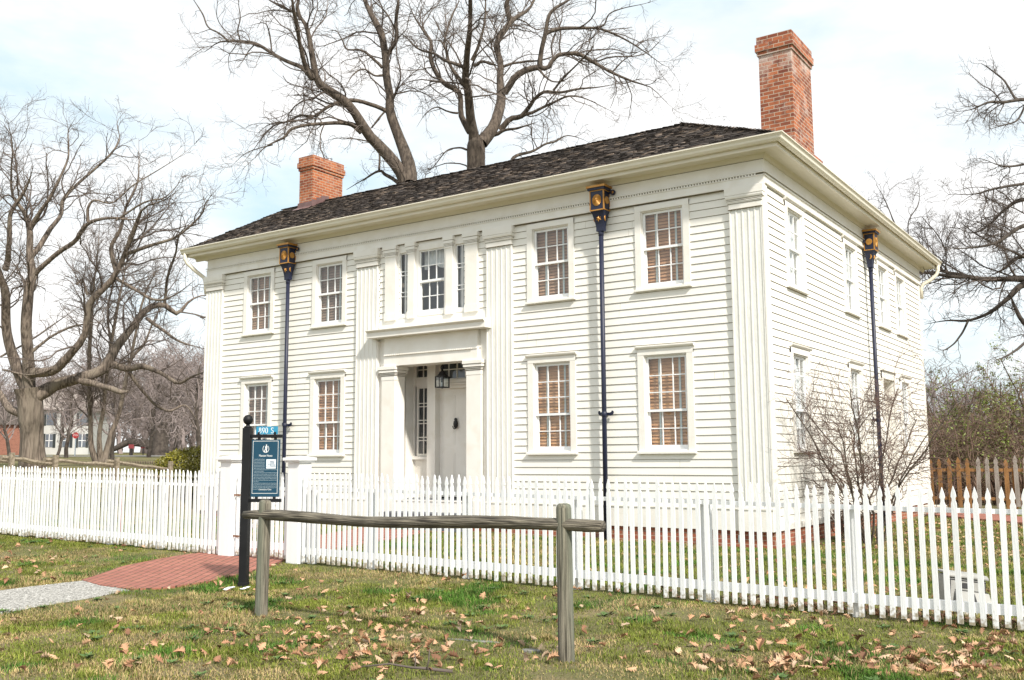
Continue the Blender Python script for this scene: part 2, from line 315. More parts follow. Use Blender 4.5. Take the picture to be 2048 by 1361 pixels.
# ------------------------------------------------------------------ ground
def ground_mat():
    m, t, b, N, K = nodes('lawn_soil'); b.inputs['Roughness'].default_value = 1.0; b.inputs['Specular IOR Level'].default_value = 0.15
    tc = N('ShaderNodeTexCoord')
    def nz(s, d=6, r=0.6):
        n = N('ShaderNodeTexNoise'); n.inputs['Scale'].default_value = s; n.inputs['Detail'].default_value = d; n.inputs['Roughness'].default_value = r; K(tc.outputs['Object'], n.inputs[0]); return n
    def ramp(n, a, bb, ca, cb):
        r = N('ShaderNodeValToRGB'); r.color_ramp.elements[0].position = a; r.color_ramp.elements[1].position = bb; r.color_ramp.elements[0].color = (*ca, 1); r.color_ramp.elements[1].color = (*cb, 1); K(n.outputs[0], r.inputs[0]); return r
    fine = ramp(nz(55, 8, 0.7), 0.3, 0.7, (0.055, 0.062, 0.022), (0.21, 0.20, 0.085))
    tan = ramp(nz(60, 8, 0.7), 0.3, 0.7, (0.13, 0.10, 0.06), (0.36, 0.29, 0.18))
    pat = ramp(nz(0.9, 6, 0.65), 0.46, 0.62, (0, 0, 0), (0.8, 0.8, 0.8))
    mx = N('ShaderNodeMix', data_type='RGBA'); K(pat.outputs[0], mx.inputs[0]); K(fine.outputs[0], mx.inputs[6]); K(tan.outputs[0], mx.inputs[7])
    K(mx.outputs[2], b.inputs['Base Color'])
    n2 = nz(45, 6, 0.7); bp = N('ShaderNodeBump'); bp.inputs['Strength'].default_value = 0.8; bp.inputs['Distance'].default_value = 0.03; K(n2.outputs[0], bp.inputs['Height']); K(bp.outputs[0], b.inputs['Normal'])
    return m
xs = np.concatenate([np.linspace(-700, -90, 16), np.linspace(-80, -30, 21), np.linspace(-29, -16, 27), np.arange(-15.5, 9.1, 0.3), np.linspace(10, 40, 13), np.linspace(60, 700, 12)])
ys = np.concatenate([np.linspace(-120, -20, 12), np.arange(-17.0, 17.1, 0.3), np.linspace(18, 60, 29), np.linspace(66, 160, 20), np.linspace(190, 900, 12)])
GX, GY = np.meshgrid(xs, ys); GZ = g(GX, GY)
GZ = GZ + (vnoise(GX, GY, 0.9, 3)-0.5)*0.03*((np.abs(GX) < 16) & (GY < -0.5))
nx, ny = len(xs), len(ys)
ii = (np.arange(ny-1)[:, None]*nx + np.arange(nx-1)[None]).ravel()
struct(mesh_obj('ground', np.stack([GX.ravel(), GY.ravel(), GZ.ravel()], 1), np.stack([ii, ii+1, ii+nx+1, ii+nx], 1), ground_mat(), smooth=True))
def sheet(name, poly, mat, dz, step=0.3, thick=0.06):
    """a paved area: polygon filled on a fine grid that follows the ground, with a real edge"""
    P = [np.asarray(p[:2], float) for p in poly]
    # densify the outline, fan the strips: use triangle fill through tessellation
    Q = []
    for i in range(len(P)):
        a, b = P[i], P[(i+1) % len(P)]; n = max(1, int(np.hypot(*(b-a))/step))
        for k in range(n): Q.append(a+(b-a)*k/n)
    from mathutils.geometry import delaunay_2d_cdt
    pts = [Vector((q[0], q[1])) for q in Q]; n0 = len(pts)
    Qa = np.array(Q); x0, y0 = Qa.min(0); x1, y1 = Qa.max(0)
    gx, gy = np.meshgrid(np.arange(x0+step/2, x1, step), np.arange(y0+step/2, y1, step)); gx = gx.ravel(); gy = gy.ravel()
    k = inpoly(gx, gy, Q); pts += [Vector((a, b)) for a, b in zip(gx[k], gy[k])]
    r = delaunay_2d_cdt(pts, [], [list(range(n0))], 1, 1e-5)
    V = [(v.x, v.y, float(g(v.x, v.y))+dz) for v in r[0]]; Fc = [tuple(f) for f in r[2]]
    b = len(V); V += [(q[0], q[1], float(g(*q))-thick) for q in Q]
    top = []
    vv = np.array([(v[0], v[1]) for v in V[:b]])
    for q in Q: top.append(int(np.argmin(((vv-q)**2).sum(1))))
    for i in range(len(Q)):
        j = (i+1) % len(Q); Fc.append((top[i], b+i, b+j, top[j]))
    o = mesh_obj(name, V, Fc, mat); struct(o); return o, [tuple(q) for q in Q]
def pxpoly(pts): return [onG(*p) for p in pts]
PATH1 = pxpoly([(163, 1163), (240, 1137), (330, 1119), (420, 1106), (452, 1102), (568, 1119), (560, 1128), (500, 1147), (420, 1166), (330, 1179), (262, 1182), (200, 1174)])
WALK = pxpoly([(480, 1103), (540, 1090), (619, 1076), (690, 1063), (752, 1052)]) + [np.array([-8.6, -0.6, 0]), np.array([-6.6, -0.6, 0])] + pxpoly([(893, 1058), (820, 1073), (752, 1087), (690, 1098), (620, 1107), (566, 1118)])
GRAV = pxpoly([(0, 1184), (60, 1176), (165, 1164), (205, 1172), (258, 1183), (150, 1205), (60, 1219), (0, 1229)])
_a = GRAV[0]-GRAV[1]; _b = GRAV[-1]-GRAV[-2]
GRAV = [GRAV[0]+_a*6] + GRAV + [GRAV[-1]+_b*6]
def gravel_mat():
    m, t, b, N, K = nodes('pale_gravel'); b.inputs['Roughness'].default_value = 0.95
    tc = N('ShaderNodeTexCoord'); v = N('ShaderNodeTexVoronoi'); v.inputs['Scale'].default_value = 70; K(tc.outputs['Object'], v.inputs[0])
    r = N('ShaderNodeValToRGB'); e = r.color_ramp.elements; e[0].position = 0.0; e[0].color = (0.10, 0.095, 0.085, 1); e[1].position = 1.0; e[1].color = (0.60, 0.585, 0.55, 1)
    e2 = r.color_ramp.elements.new(0.5); e2.color = (0.38, 0.37, 0.34, 1)
    sp = N('ShaderNodeSeparateColor'); K(v.outputs['Color'], sp.inputs[0]); K(sp.outputs[0], r.inputs[0]); K(r.outputs[0], b.inputs['Base Color'])
    bp = N('ShaderNodeBump'); bp.inputs['Strength'].default_value = 1.0; bp.inputs['Distance'].default_value = 0.012; bp.invert = True; K(v.outputs['Distance'], bp.inputs['Height']); K(bp.outputs[0], b.inputs['Normal'])
    return m
M['gravel'] = gravel_mat()
_, PATH1D = sheet('brick_path', PATH1, M['pave'], 0.022, 0.25)
_, WALKD = sheet('brick_walk', WALK, M['pave'], 0.022, 0.3)
_, GRAVD = sheet('gravel_path', GRAV, M['gravel'], 0.014, 0.25)
# brick walk at the side of the house
SIDEWALK = pxpoly([(1856, 1030), (1900, 1026), (1990, 1034), (2060, 1041), (2150, 1050), (2150, 1064), (2048, 1052), (1950, 1043), (1880, 1036), (1852, 1034)])
sheet('side_walk', SIDEWALK, M['pave'], 0.07, 0.3)
# far road
RD = [atd(60, 906, 66), atd(290, 903, 66), atd(520, 900, 66), atd(520, 898, 73), atd(290, 901, 73), atd(60, 903, 73)]
sheet('road', [RD[0]+(RD[0]-RD[1])*1.5, RD[1], RD[2]+(RD[2]-RD[1])*1.2, RD[3]+(RD[3]-RD[4])*1.2, RD[4], RD[5]+(RD[5]-RD[4])*1.5], M['asphalt'], 0.03, 3.0)

# ------------------------------------------------------------------ the house
house = thing('house', 'white clapboard two storey house with brick chimneys and dark shake roof', 'house')
XL, XR = -15.04, 0.0
YB, YE = 6.4, 12.63           # depth of the front block, of the rear wing
Z0, ZF, ZS = 0.30, 6.35, 6.88  # sill of the siding, underside of the frieze, soffit
def clap(u0, u1, z0, z1, holes, seed=0):
    """clapboards in a wall-local frame (u, out = -y, z) with rectangular holes"""
    r = np.random.default_rng(seed); m = MB(); jm = MB(); e = 0.1416; nrow = int(math.ceil((z1-z0)/e))
    seg = np.arange(u0, u1+0.001, 1.2); seg[-1] = u1
    jit = r.normal(0, 0.0009, (nrow+1, len(seg)))
    for i in range(nrow):
        a, b = z0+i*e, min(z1, z0+(i+1)*e)
        zc = sorted({a, b} | {h[k] for h in holes for k in (2, 3) if a < h[k] < b})
        for za, zb in zip(zc[:-1], zc[1:]):
            zm = (za+zb)/2; uc = sorted(set(seg.tolist()) | {h[k] for h in holes for k in (0, 1) if u0 < h[k] < u1})
            for ua, ub in zip(uc[:-1], uc[1:]):
                um = (ua+ub)/2
                if any(h[0] < um < h[1] and h[2] < zm < h[3] for h in holes): continue
                f = lambda z: -0.020+0.016*(z-a)/e
                ja, jb = np.interp(ua, seg, jit[i]), np.interp(ub, seg, jit[i])
                if za > a+1e-6: ja = jb = 0
                m.quad((ua, f(za), za+ja), (ub, f(za), za+jb), (ub, f(zb)+0.001, zb+0.006), (ua, f(zb)+0.001, zb+0.006))
                if za <= a+1e-6: jm.quad((ua, -0.0045, za+ja-0.0085), (ub, -0.0045, za+jb-0.0085), (ub, -0.019, za+jb-0.0002), (ua, -0.019, za+ja-0.0002))
    for i in range(nrow):
        for _ in range(r.poisson((u1-u0)/5.0)):
            u = r.uniform(u0+0.3, u1-0.3); a = z0+i*e
            if any(h[0]-0.15 < u < h[1]+0.15 and h[2]-0.1 < a+0.07 < h[3]+0.1 for h in holes): continue
            jm.quad((u, -0.0205, a+0.003), (u+0.003, -0.0205, a+0.003), (u+0.003, -0.0062, a+e-0.01), (u, -0.0062, a+e-0.01))
    m.joint = jm; return m
def wall(m):
    o = m.ob('wall', M['paint'], house); m.joint.ob('board_joint_shade', M['lapshade'], o); return o
CX = [-13.055, -10.60, -4.415, -1.95]           # front window centres
SY = [1.66, 5.46, 8.35, 10.20]                  # side window centres
LOW = (1.70, 3.46); UPP = (4.735, 6.21)
H = 0.44
fh = [(c-H, c+H, *LOW) for c in CX] + [(c-H, c+H, *UPP) for c in CX]
wall(clap(XL, -9.0, 0.683, ZF, fh, 1)); wall(clap(-5.98, XR, 0.683, ZF, fh, 11))
wall(clap(-9.0, -5.98, 4.43, ZF, [(-7.98, -7.02, 4.72, 6.2), (-8.40, -8.14, 4.72, 6.2), (-6.86, -6.60, 4.72, 6.2)], 2))
sh = [(SY[k]-H, SY[k]+H, *LOW) for k in (0, 1, 3)] + [(c-H, c+H, *UPP) for c in SY] + [(7.84, 8.98, 0.45, 3.60)]
sw = wall(clap(0.0, YE, 0.41, 6.385, sh, 3)); sw.rotation_euler = (0, 0, math.pi/2)
MB().box(XL-0.02, XL+0.02, 0.05, YB, 0.2, ZS).box(XL, -7, YB, YB+0.04, 0.2, ZS).box(-7.04, -7, YB, YE, 0.2, ZS).box(-7, 0.0, YE-0.04, YE, 0.2, ZS).ob('wall', M['paint'], house)
# gable wall under the left end of the roof
MB().prism([(0.0, ZS), (YB, ZS), (3.0, 8.72)], XL-0.02, XL+0.06, 'x').ob('gable', M['paint'], house)
m = MB(); m.box(XL, XR, -0.045, -0.004, Z0, 0.66).box(XL, XR, -0.06, -0.004, 0.66, 0.69)
m.box(-0.01, 0.04, 0.0, YE, Z0, 0.41).ob('water_table', M['trim'], house, bev=0.004)
MB().box(XL+0.02, XR-0.0, 0.0, 0.3, -0.3, Z0).box(-0.3, -0.002, 0.3, YE, -0.3, Z0).box(XL+0.02, XL+0.3, 0.3, YB, -0.3, Z0).ob('foundation', M['found'], house)
# corner boards on the side wall
MB().box(-0.01, 0.035, -0.075, 0.15, Z0, ZF).ob('corner_board', M['trim'], house, bev=0.005); MB().box(-0.01, 0.035, YE-0.14, YE, Z0, ZF).ob('corner_board', M['trim'], house, bev=0.005)
# frieze
m = MB(); m.box(XL-0.03, 0.06, -0.065, -0.002, ZF, 6.515).box(XL-0.02, 0.05, -0.055, -0.002, 6.515, ZS)
m.box(0.0, 0.06, -0.002, YE, 6.38, 6.515).box(0.0, 0.05, -0.002, YE, 6.515, ZS)
m.box(XL-0.03, XL+0.02, -0.002, YB, ZF, 6.515).box(XL-0.02, XL+0.02, -0.002, YB, 6.515, ZS)
m.box(XL-0.0, -0.66, -0.085, -0.065, ZF-0.001, ZF+0.035)
fz = m.ob('frieze', M['trim'], house, bev=0.004)
m = MB(); n = int(15.0/0.056)
for i in range(n):
    x = XL+0.03+i*0.056; m.box(x, x+0.03, -0.085, -0.06, 6.520, 6.552)
m.ob('bead_trim', M['trim'], fz)
m = MB(); m.box(XL, 0.062, -0.067, -0.06, 6.5195, 6.5525).box(XL, 0.0625, -0.0815, -0.06, 6.5725, 6.577).box(XL, -0.62, -0.062, -0.035, ZF-0.012, ZF-0.0005).box(0.05, 0.064, -0.05, YE, 6.5255, 6.532).box(0.05, 0.086, -0.05, YE, 6.5755, 6.579).box(XL, 0.055, -0.058, -0.05, ZS-0.085, ZS-0.077)
m.ob('joint_line', M['joint'], fz)
m = MB(); m.box(XL-0.04, 0.075, -0.095, -0.05, 6.553, 6.572).box(XL-0.04, 0.075, -0.08, -0.05, 6.503, 6.519)
m.box(0.045, 0.09, -0.05, YE, 6.556, 6.575).box(0.045, 0.08, -0.05, YE, 6.50, 6.525).ob('moulding', M['trim'], fz)
# cornice: bed mould, soffit, fascia swept round the eaves
def sweep(prof, mat, name, left=-15.50, parent=None, smooth=False):
    """profile of (out, z) mitred round front and right side"""
    m = MB(); V = []; n = len(prof)
    for o, z in prof: V.append((XL-0.46 if left is None else left, -o, z))
    for o, z in prof: V.append((o, -o, z))
    for o, z in prof: V.append((o, YE+0.45, z))
    Fc = []
    for k in (0, 1):
        for i in range(n): j = (i+1) % n; Fc.append((k*n+i, k*n+j, (k+1)*n+j, (k+1)*n+i))
    Fc += [tuple(range(n))[::-1], tuple(range(2*n, 3*n))]
    m.add(V, Fc); return m.ob(name, mat, parent or house, smooth)
co = sweep([(0.05, ZS-0.075), (0.075, ZS-0.07), (0.10, ZS-0.03), (0.13, ZS), (0.40, ZS+0.01), (0.40, ZS-0.018), (0.43, ZS-0.018), (0.44, ZS+0.13), (0.05, ZS+0.13)], M['gutter'], 'cornice')
MB().box(XL-0.46, XL+0.02, -0.44, YB+0.3, ZS+0.001, ZS+0.10).ob('end_soffit', M['gutter'], co)
gut = sweep([(0.441, 6.955), (0.475, 6.925), (0.515, 6.93), (0.545, 6.965), (0.552, 7.00), (0.575, 7.035), (0.588, 7.042), (0.588, 7.062), (0.57, 7.062), (0.565, 7.045), (0.46, 7.02), (0.441, 7.06)], M['gutter'], 'gutter', left=XL-0.50)
for pts in ([(XL-0.36, -0.50, 6.95), (XL-0.36, -0.50, 6.80), (XL-0.33, -0.46, 6.70), (XL-0.20, -0.28, 6.50), (XL-0.07, -0.1, 6.33), (XL-0.05, -0.07, 6.15), (XL-0.05, -0.04, 5.9)],
            [(0.50, YE+0.25, 6.95), (0.50, YE+0.25, 6.80), (0.46, YE+0.23, 6.68), (0.3, YE+0.16, 6.52), (0.12, YE+0.09, 6.42), (0.06, YE+0.06, 6.3), (0.06, YE+0.06, 6.0)]):
    MB().tube(pts, [0.05]*7, 10).ob('gutter_elbow', M['gutter'], gut, True)
# small hangers along the gutter
m = MB()
for x in np.arange(-14.9, 0.2, 0.78): m.box(x, x+0.025, -0.592, -0.45, 7.058, 7.066)
m.ob('gutter_hanger', M['gutter'], gut)
# roof: hip at the right, gable end at the left; laid shake by shake
RY, RZ, RXR, RXL = 3.0, 8.88, -2.79, XL-0.52
EZ = 7.03; EO = 0.50
sF = (RZ-EZ)/(RY+EO); sE = (RZ-EZ)/(EO-RXR)
def shakes(origin, du, ds, nrm, slope_len, u_lo, u_hi, seed):
    r = np.random.default_rng(seed); Vs, Cs = [], []; ex = 0.135; nc = int(slope_len/ex)+1
    for c in range(nc):
        s = c*ex; lo, hi = u_lo(s), u_hi(s); u = lo-0.05+r.random()*0.1
        while u < hi:
            w = r.uniform(0.07, 0.19); b = r.normal(0, 0.010); th = r.uniform(0.016, 0.032); u1 = min(u+w-0.006, hi+0.03)
            s0 = s-0.02+b; s1 = s+ex+0.10; lift = 0.012+r.random()*0.008
            q = [(u, s0, lift+th), (u1, s0, lift+th+r.normal(0, .003)), (u1, s1, 0.012), (u, s1, 0.012), (u, s0, lift-0.012), (u1, s0, lift-0.012)]
            Vs.append(q); t = r.random()
            base = np.array((0.040, 0.032, 0.028))*r.uniform(0.5, 1.7)
            if t > 0.87: base = np.array((0.20, 0.16, 0.13))*r.uniform(0.6, 1.4)
            elif t > 0.66: base = np.array((0.075, 0.062, 0.054))*r.uniform(0.7, 1.3)
            Cs.append(base); u += w
    Vs = np.array(Vs); k = len(Vs)
    P = origin + Vs[..., 0:1]*du + Vs[..., 1:2]*ds + Vs[..., 2:3]*nrm
    f = np.array([(0, 1, 2, 3), (4, 5, 1, 0), (4, 0, 3, 3), (5, 2, 1, 1)])
    b = (np.arange(k)*6)[:, None, None]
    q = (b+f[None, :2]).reshape(-1, 4)
    tri = np.array([(4, 0, 3), (1, 5, 2)]); tq = (b+tri[None]).reshape(-1, 3)
    return P.reshape(-1, 3), q, tq, np.repeat(np.array(Cs), 6, 0)
def nv(v): v = np.array(v, float); return v/np.linalg.norm(v)
LF = math.hypot(RY+EO, RZ-EZ); LE = math.hypot(EO-RXR, RZ-EZ)
dsF = nv((0, RY+EO, RZ-EZ)); nF = nv(np.cross((1, 0, 0), dsF))
dsE = nv((-(EO-RXR), 0, RZ-EZ)); nE = nv(np.cross((0, 1, 0), dsE))
P1, q1, t1, c1 = shakes(np.array((0, -EO, EZ)), np.array((1., 0, 0)), dsF, nF, LF, lambda s: RXL, lambda s: EO-(EO-RXR)*s/LF, 5)
P2, q2, t2, c2 = shakes(np.array((EO, 0, EZ)), np.array((0, 1., 0)), dsE, nE, LE, lambda s: -EO+(RY+EO)*s/LE, lambda s: 2*RY+EO-(RY+EO)*s/LE, 6)
V = np.concatenate([P1, P2]); Fl = q1.tolist()+(q2+len(P1)).tolist()+t1.tolist()+(t2+len(P1)).tolist(); Cc = np.concatenate([c1, c2])
b = len(V); RB = 2*RY+EO
dk = [(RXL, -EO, EZ), (EO, -EO, EZ), (RXR, RY, RZ), (RXL, RY, RZ), (EO, RB, EZ), (RXL, RB, EZ),
      (RXL, -EO, EZ-0.07), (RXL, RB, EZ-0.07), (RXL, RY, RZ-0.10)]
Fl += [(b, b+1, b+2, b+3), (b+1, b+4, b+2), (b+4, b+5, b+3, b+2), (b+6, b, b+3, b+8), (b+8, b+3, b+5, b+7), (b, b+6, b+7, b+5)]
wing = [(EO, 6.0, EZ), (EO, YE+0.5, EZ), (-3.4, 6.0, 8.75), (-3.4, YE-3.0, 8.75), (-7.4, YE+0.5, EZ), (-7.4, 6.0, EZ)]
b2 = b+len(dk); Fl += [(b2, b2+1, b2+3, b2+2), (b2+1, b2+4, b2+3), (b2+4, b2+5, b2+2, b2+3)]
V = np.concatenate([V, np.array(dk), np.array(wing)]); Cc = np.concatenate([Cc, np.tile((0.05, 0.04, 0.035), (len(dk)+len(wing), 1))])
roof = mesh_obj('roof', V, [tuple(f) for f in Fl], M['shingle'], house, col=Cc)
m = MB(); r_ = random.Random(3)
for (a, bb) in (((EO-0.05, -EO+0.05, EZ), (RXR, RY, RZ)), ((EO-0.05, RB-0.05, EZ), (RXR, RY, RZ)), ((RXL, RY, RZ), (RXR, RY, RZ))):
    a = np.array(a, float); bb = np.array(bb, float); Ln = np.linalg.norm(bb-a); d = (bb-a)/Ln; sd = nv(np.cross(d, (0, 0, 1))); up = np.cross(sd, d)
    for i in range(int(Ln/0.14)):
        s = i*0.14; w = 0.10+r_.random()*0.03; l0 = 0.052+r_.random()*0.014
        p0 = a+d*s; p1 = a+d*(s+0.26); dr = 0.045
        for sg in (-1, 1):
            m.add([p0+up*l0, p1+up*0.03, p1+up*(0.03-dr)+sd*w*sg, p0+up*(l0-dr)+sd*w*sg, p0+up*(l0-0.03), p0+up*(l0-dr-0.03)+sd*w*sg], [(0, 1, 2, 3), (0, 3, 5, 4)])
hc = m.ob('ridge_cap', M['shingle'], roof)
a_ = hc.data.attributes.new('col', 'FLOAT_COLOR', 'POINT')
cc = np.ones((len(hc.data.vertices), 4), np.float32); cc[:, :3] = np.array((0.10, 0.082, 0.07))*np.repeat(np.random.default_rng(2).uniform(0.5, 1.6, len(cc)//6), 6)[:, None]
a_.data.foreach_set('color', cc.ravel())
# chimneys
def chimney(x0, x1, y0, y1, zb, zt, mat=M['chim'], e=0.028):
    m = MB(); m.box(x0, x1, y0, y1, zb, zt-0.40)
    m.box(x0-e, x1+e, y0-e, y1+e, zt-0.40, zt-0.32).box(x0-2*e, x1+2*e, y0-2*e, y1+2*e, zt-0.32, zt-0.17).box(x0-e, x1+e, y0-e, y1+e, zt-0.17, zt-0.005)
    for z in (zt,): m.box(x0+0.06, x1-0.06, y0+0.06, y1-0.06, z-0.005, z-0.004)
    return m.ob('chimney', mat, house)
ch = chimney(-14.30, -13.78, 2.42, 3.60, 8.2, 10.10)
MB().tube([(-13.98, 3.25, 10.05), (-13.98, 3.25, 10.22)], [0.085, 0.085], 16).lathe([(0.09, 0), (0.095, 0.02), (0.09, 0.04)], (-13.98, 3.25, 10.205), 16).ob('flue_pipe', M['zinc'], ch, True)
m = MB(); zz = lambda y: EZ+sF*(y+EO)
m.box(-14.34, -13.775, 2.40, 2.415, zz(2.4)+0.0, zz(2.4)+0.20)
m.add([(-14.36, 2.40, zz(2.4)+0.07), (-13.75, 2.40, zz(2.4)+0.07), (-13.70, 2.22, zz(2.22)+0.05), (-14.40, 2.22, zz(2.22)+0.05)], [(0, 3, 2, 1)])
for k, (ya, yb) in enumerate(((2.40, 2.62), (2.58, 2.80), (2.76, 3.05))):
    m.prism([(ya, zz(ya)+0.01), (yb, zz(yb)+0.0), (yb, zz(ya)+0.27), (ya, zz(ya)+0.24)], -13.776+0.003*k, -13.770+0.003*k, 'x')
m.ob('flashing', M['flash'], ch)
ch2 = chimney(-0.73, -0.06, 2.16, 3.42, 7.0, 10.06, M['chimw'])
MB().box(-0.70, -0.07, 3.421, 4.30, 7.0, 7.76).box(-0.66, -0.11, 3.421, 4.18, 7.76, 7.86).ob('chimney_shoulder', M['chim'], ch2)
# pilasters
def pilaster(x0, x1):
    m = MB(); w = x1-x0; y = -0.075; prof = [(x0, -0.005), (x0, y)]; nf = 5; fil = 0.022; fw = (w-0.05-fil*(nf-1))/nf; x = x0+0.025
    prof.append((x, y))
    for i in range(nf):
        for t in (0.0, 0.05, 0.95, 1.0): prof.append((x+fw*t, y+0.011*(0.0 if t in (0.0, 1.0) else 1.0)))
        x += fw
        if i < nf-1: prof += [(x, y), (x+fil, y)]; x += fil
    prof += [(x1, y), (x1, -0.005)]
    m.prism(prof, 0.69, 5.98, 'z'); p = m.ob('pilaster', M['pil'], house)
    c = MB(); e = 0.0
    for (o, z0_, z1_) in ((0.004, 5.955, 6.06), (0.016, 6.06, 6.082), (0.026, 6.082, 6.10), (0.03, 6.108, 6.128), (0.058, 6.20, 6.345)):
        c.box(x0-o, x1+o, y-0.01-o, -0.004, z0_, z1_)
    prof = [(-0.004, 6.128), (y-0.04, 6.128), (y-0.052, 6.145), (y-0.06, 6.168), (y-0.062, 6.199), (-0.004, 6.199)]
    c.prism(prof, x0-0.05, x1+0.05, 'x'); c.ob('capital', M['trim'], p, bev=0.004)
    j = MB()
    for (o, z) in ((0.010, 5.9535), (0.026, 6.104), (0.012, 6.0605), (0.032, 6.1285), (0.048, 6.1995)): j.box(x0-o-0.002, x1+o+0.002, y-0.012-o, -0.003, z-0.005, z+0.005)
    j.ob('joint_line', M['joint'], p)
    MB().box(x0-0.012, x1+0.012, y-0.018, -0.004, Z0-0.005, 0.655).box(x0-0.02, x1+0.02, y-0.03, -0.004, 0.655, 0.695).ob('plinth', M['trim'], p, bev=0.004)
for a, b_ in ((-15.04, -14.41), (-9.67, -9.03), (-5.97, -5.33), (-0.60, 0.0)): pilaster(a, b_)
# windows: built centred on u = 0 facing -y, then copied
def make_window(z0, z1, rows_up, rows_lo, cap, curtain):
    """z0..z1: clear opening of the sashes"""
    m = MB(); hw = 0.56; ih = 0.43
    m.box(-hw, -ih, -0.040, 0.10, z0-0.03, z1+0.10).box(ih, hw, -0.040, 0.10, z0-0.03, z1+0.10).box(-hw, hw, -0.043, 0.10, z1, z1+0.115)
    m.box(-ih, -ih+0.02, -0.012, 0.13, z0, z1).box(ih-0.02, ih, -0.012, 0.13, z0, z1).box(-ih+0.02, ih-0.02, -0.012, 0.13, z1-0.02, z1-0.0005)
    w = m.ob('window', M['trim'], house, bev=0.003)
    if cap: MB().prism([(-0.004, z1+0.116), (-0.06, z1+0.118), (-0.085, z1+0.145), (-0.09, z1+0.165), (-0.004, z1+0.185)], -hw-0.03, hw+0.03, 'x').ob('head_cap', M['trim'], w)
    MB().prism([(-0.085, z0-0.075), (-0.085, z0-0.035), (0.10, z0-0.005), (0.10, z0-0.075)], -hw-0.02, hw+0.02, 'x').ob('sill', M['trim'], w, bev=0.003)
    zm = z0 + 0.075 + (z1-z0-0.11)*rows_lo/(rows_lo+rows_up)
    s = MB(); g_ = MB()
    def sash(a, b, y, rows, br, tr):
        x = ih-0.02; st = 0.042
        s.box(-x, -x+st, y, y+0.035, a, b).box(x-st, x, y, y+0.035, a, b).box(-x+st, x-st, y+0.001, y+0.035, a, a+br).box(-x+st, x-st, y+0.001, y+0.035, b-tr, b)
        gw = 2*(x-st)
        for k in (1, 2): c = -x+st+gw*k/3; s.box(c-0.009, c+0.009, y+0.004, y+0.028, a+br, b-tr)
        for k in range(1, rows): c = a+br+(b-tr-a-br)*k/rows; s.box(-x+st, x-st, y+0.005, y+0.027, c-0.009, c+0.009)
        g_.quad((-x+st, y+0.018, a+br), (x-st, y+0.018, a+br), (x-st, y+0.018, b-tr), (-x+st, y+0.018, b-tr))
    sash(zm-0.035, z1-0.022, 0.03, rows_up, 0.045, 0.045); sash(z0, zm+0.005, 0.068, rows_lo, 0.085, 0.04)
    s.ob('sash', M['white'], w); g_.ob('pane', M['wglass' if curtain else 'glass'], w)
    if not curtain:
        bl = MB(); z = z0
        while z < z1-0.06: bl.box(-0.42, 0.42, 0.132, 0.138, z, z+0.066, Matrix.Translation((0, 0.135, z+0.033)) @ Matrix.Rotation(math.radians(-22), 4, 'X') @ Matrix.Translation((0, -0.135, -z-0.033))); z += 0.063
        bl.ob('blind', M['blind'], w)
        MB().box(-0.205, -0.165, 0.114, 0.116, z0, z1-0.05).box(0.205, 0.245, 0.114, 0.116, z0, z1-0.05).ob('blind_tape', M['tape'], w)
    else:
        c = MB(); n = 46
        for i in range(n):
            ua, ub = -0.42+0.84*i/n, -0.42+0.84*(i+1)/n; f = lambda u: 0.135+0.012*math.sin(u*52)+0.006*math.sin(u*131+1)
            c.quad((ua, f(ua), z0), (ub, f(ub), z0), (ub, f(ub), z1), (ua, f(ua), z1))
        c.ob('curtain', M['lace'], w, True)
    MB().quad((-0.46, 0.30, z0-0.05), (0.46, 0.30, z0-0.05), (0.46, 0.30, z1+0.05), (-0.46, 0.30, z1+0.05)).ob('dark_room', M['room'], w)
    return w
wl = make_window(1.705, 3.455, 3, 2, True, False); wu = make_window(4.74, 6.205, 2, 2, False, False)
sl_ = make_window(1.705, 3.455, 3, 2, True, True); su = make_window(4.74, 6.205, 2, 2, True, True)
for w, cs in ((wl, CX), (wu, CX)):
    for i, c in enumerate(cs):
        o = w if i == 0 else dup(w, house); o.location = (c, 0, 0)
for w, cs in ((sl_, [SY[0], SY[1], SY[3]]), (su, SY)):
    for i, c in enumerate(cs):
        o = w if i == 0 else dup(w, house); o.location = (0, c, 0); o.rotation_euler = (0, 0, math.pi/2)
M['blindg'] = pm('grey_brown_blind', (0.24, 0.155, 0.115), (0.36, 0.25, 0.195), scale=3, rough=0.6, stretch=(1, 1, 14))
M['blindm'] = pm('brown_blind', (0.34, 0.19, 0.125), (0.48, 0.30, 0.20), scale=3, rough=0.6, stretch=(1, 1, 14))
M['blindo'] = pm('orange_brown_blind', (0.50, 0.25, 0.12), (0.66, 0.37, 0.20), scale=3, rough=0.55, stretch=(1, 1, 14))
for w in house.children:
    if not w.name.startswith('window') or abs(w.location[1]) > 0.01: continue
    lo = min(v.co.z for v in w.data.vertices) < 3; i = int(np.argmin([abs(w.location[0]-c) for c in CX]))
    for ch_ in w.children:
        if ch_.name.startswith('blind') and not ch_.name.startswith('blind_tape'):
            ch_.material_slots[0].link = 'OBJECT'; ch_.material_slots[0].material = M[(('blindg', 'blind', 'blindo', 'blindo') if lo else ('blindm', 'blindg', 'blindm', 'blind'))[i]]
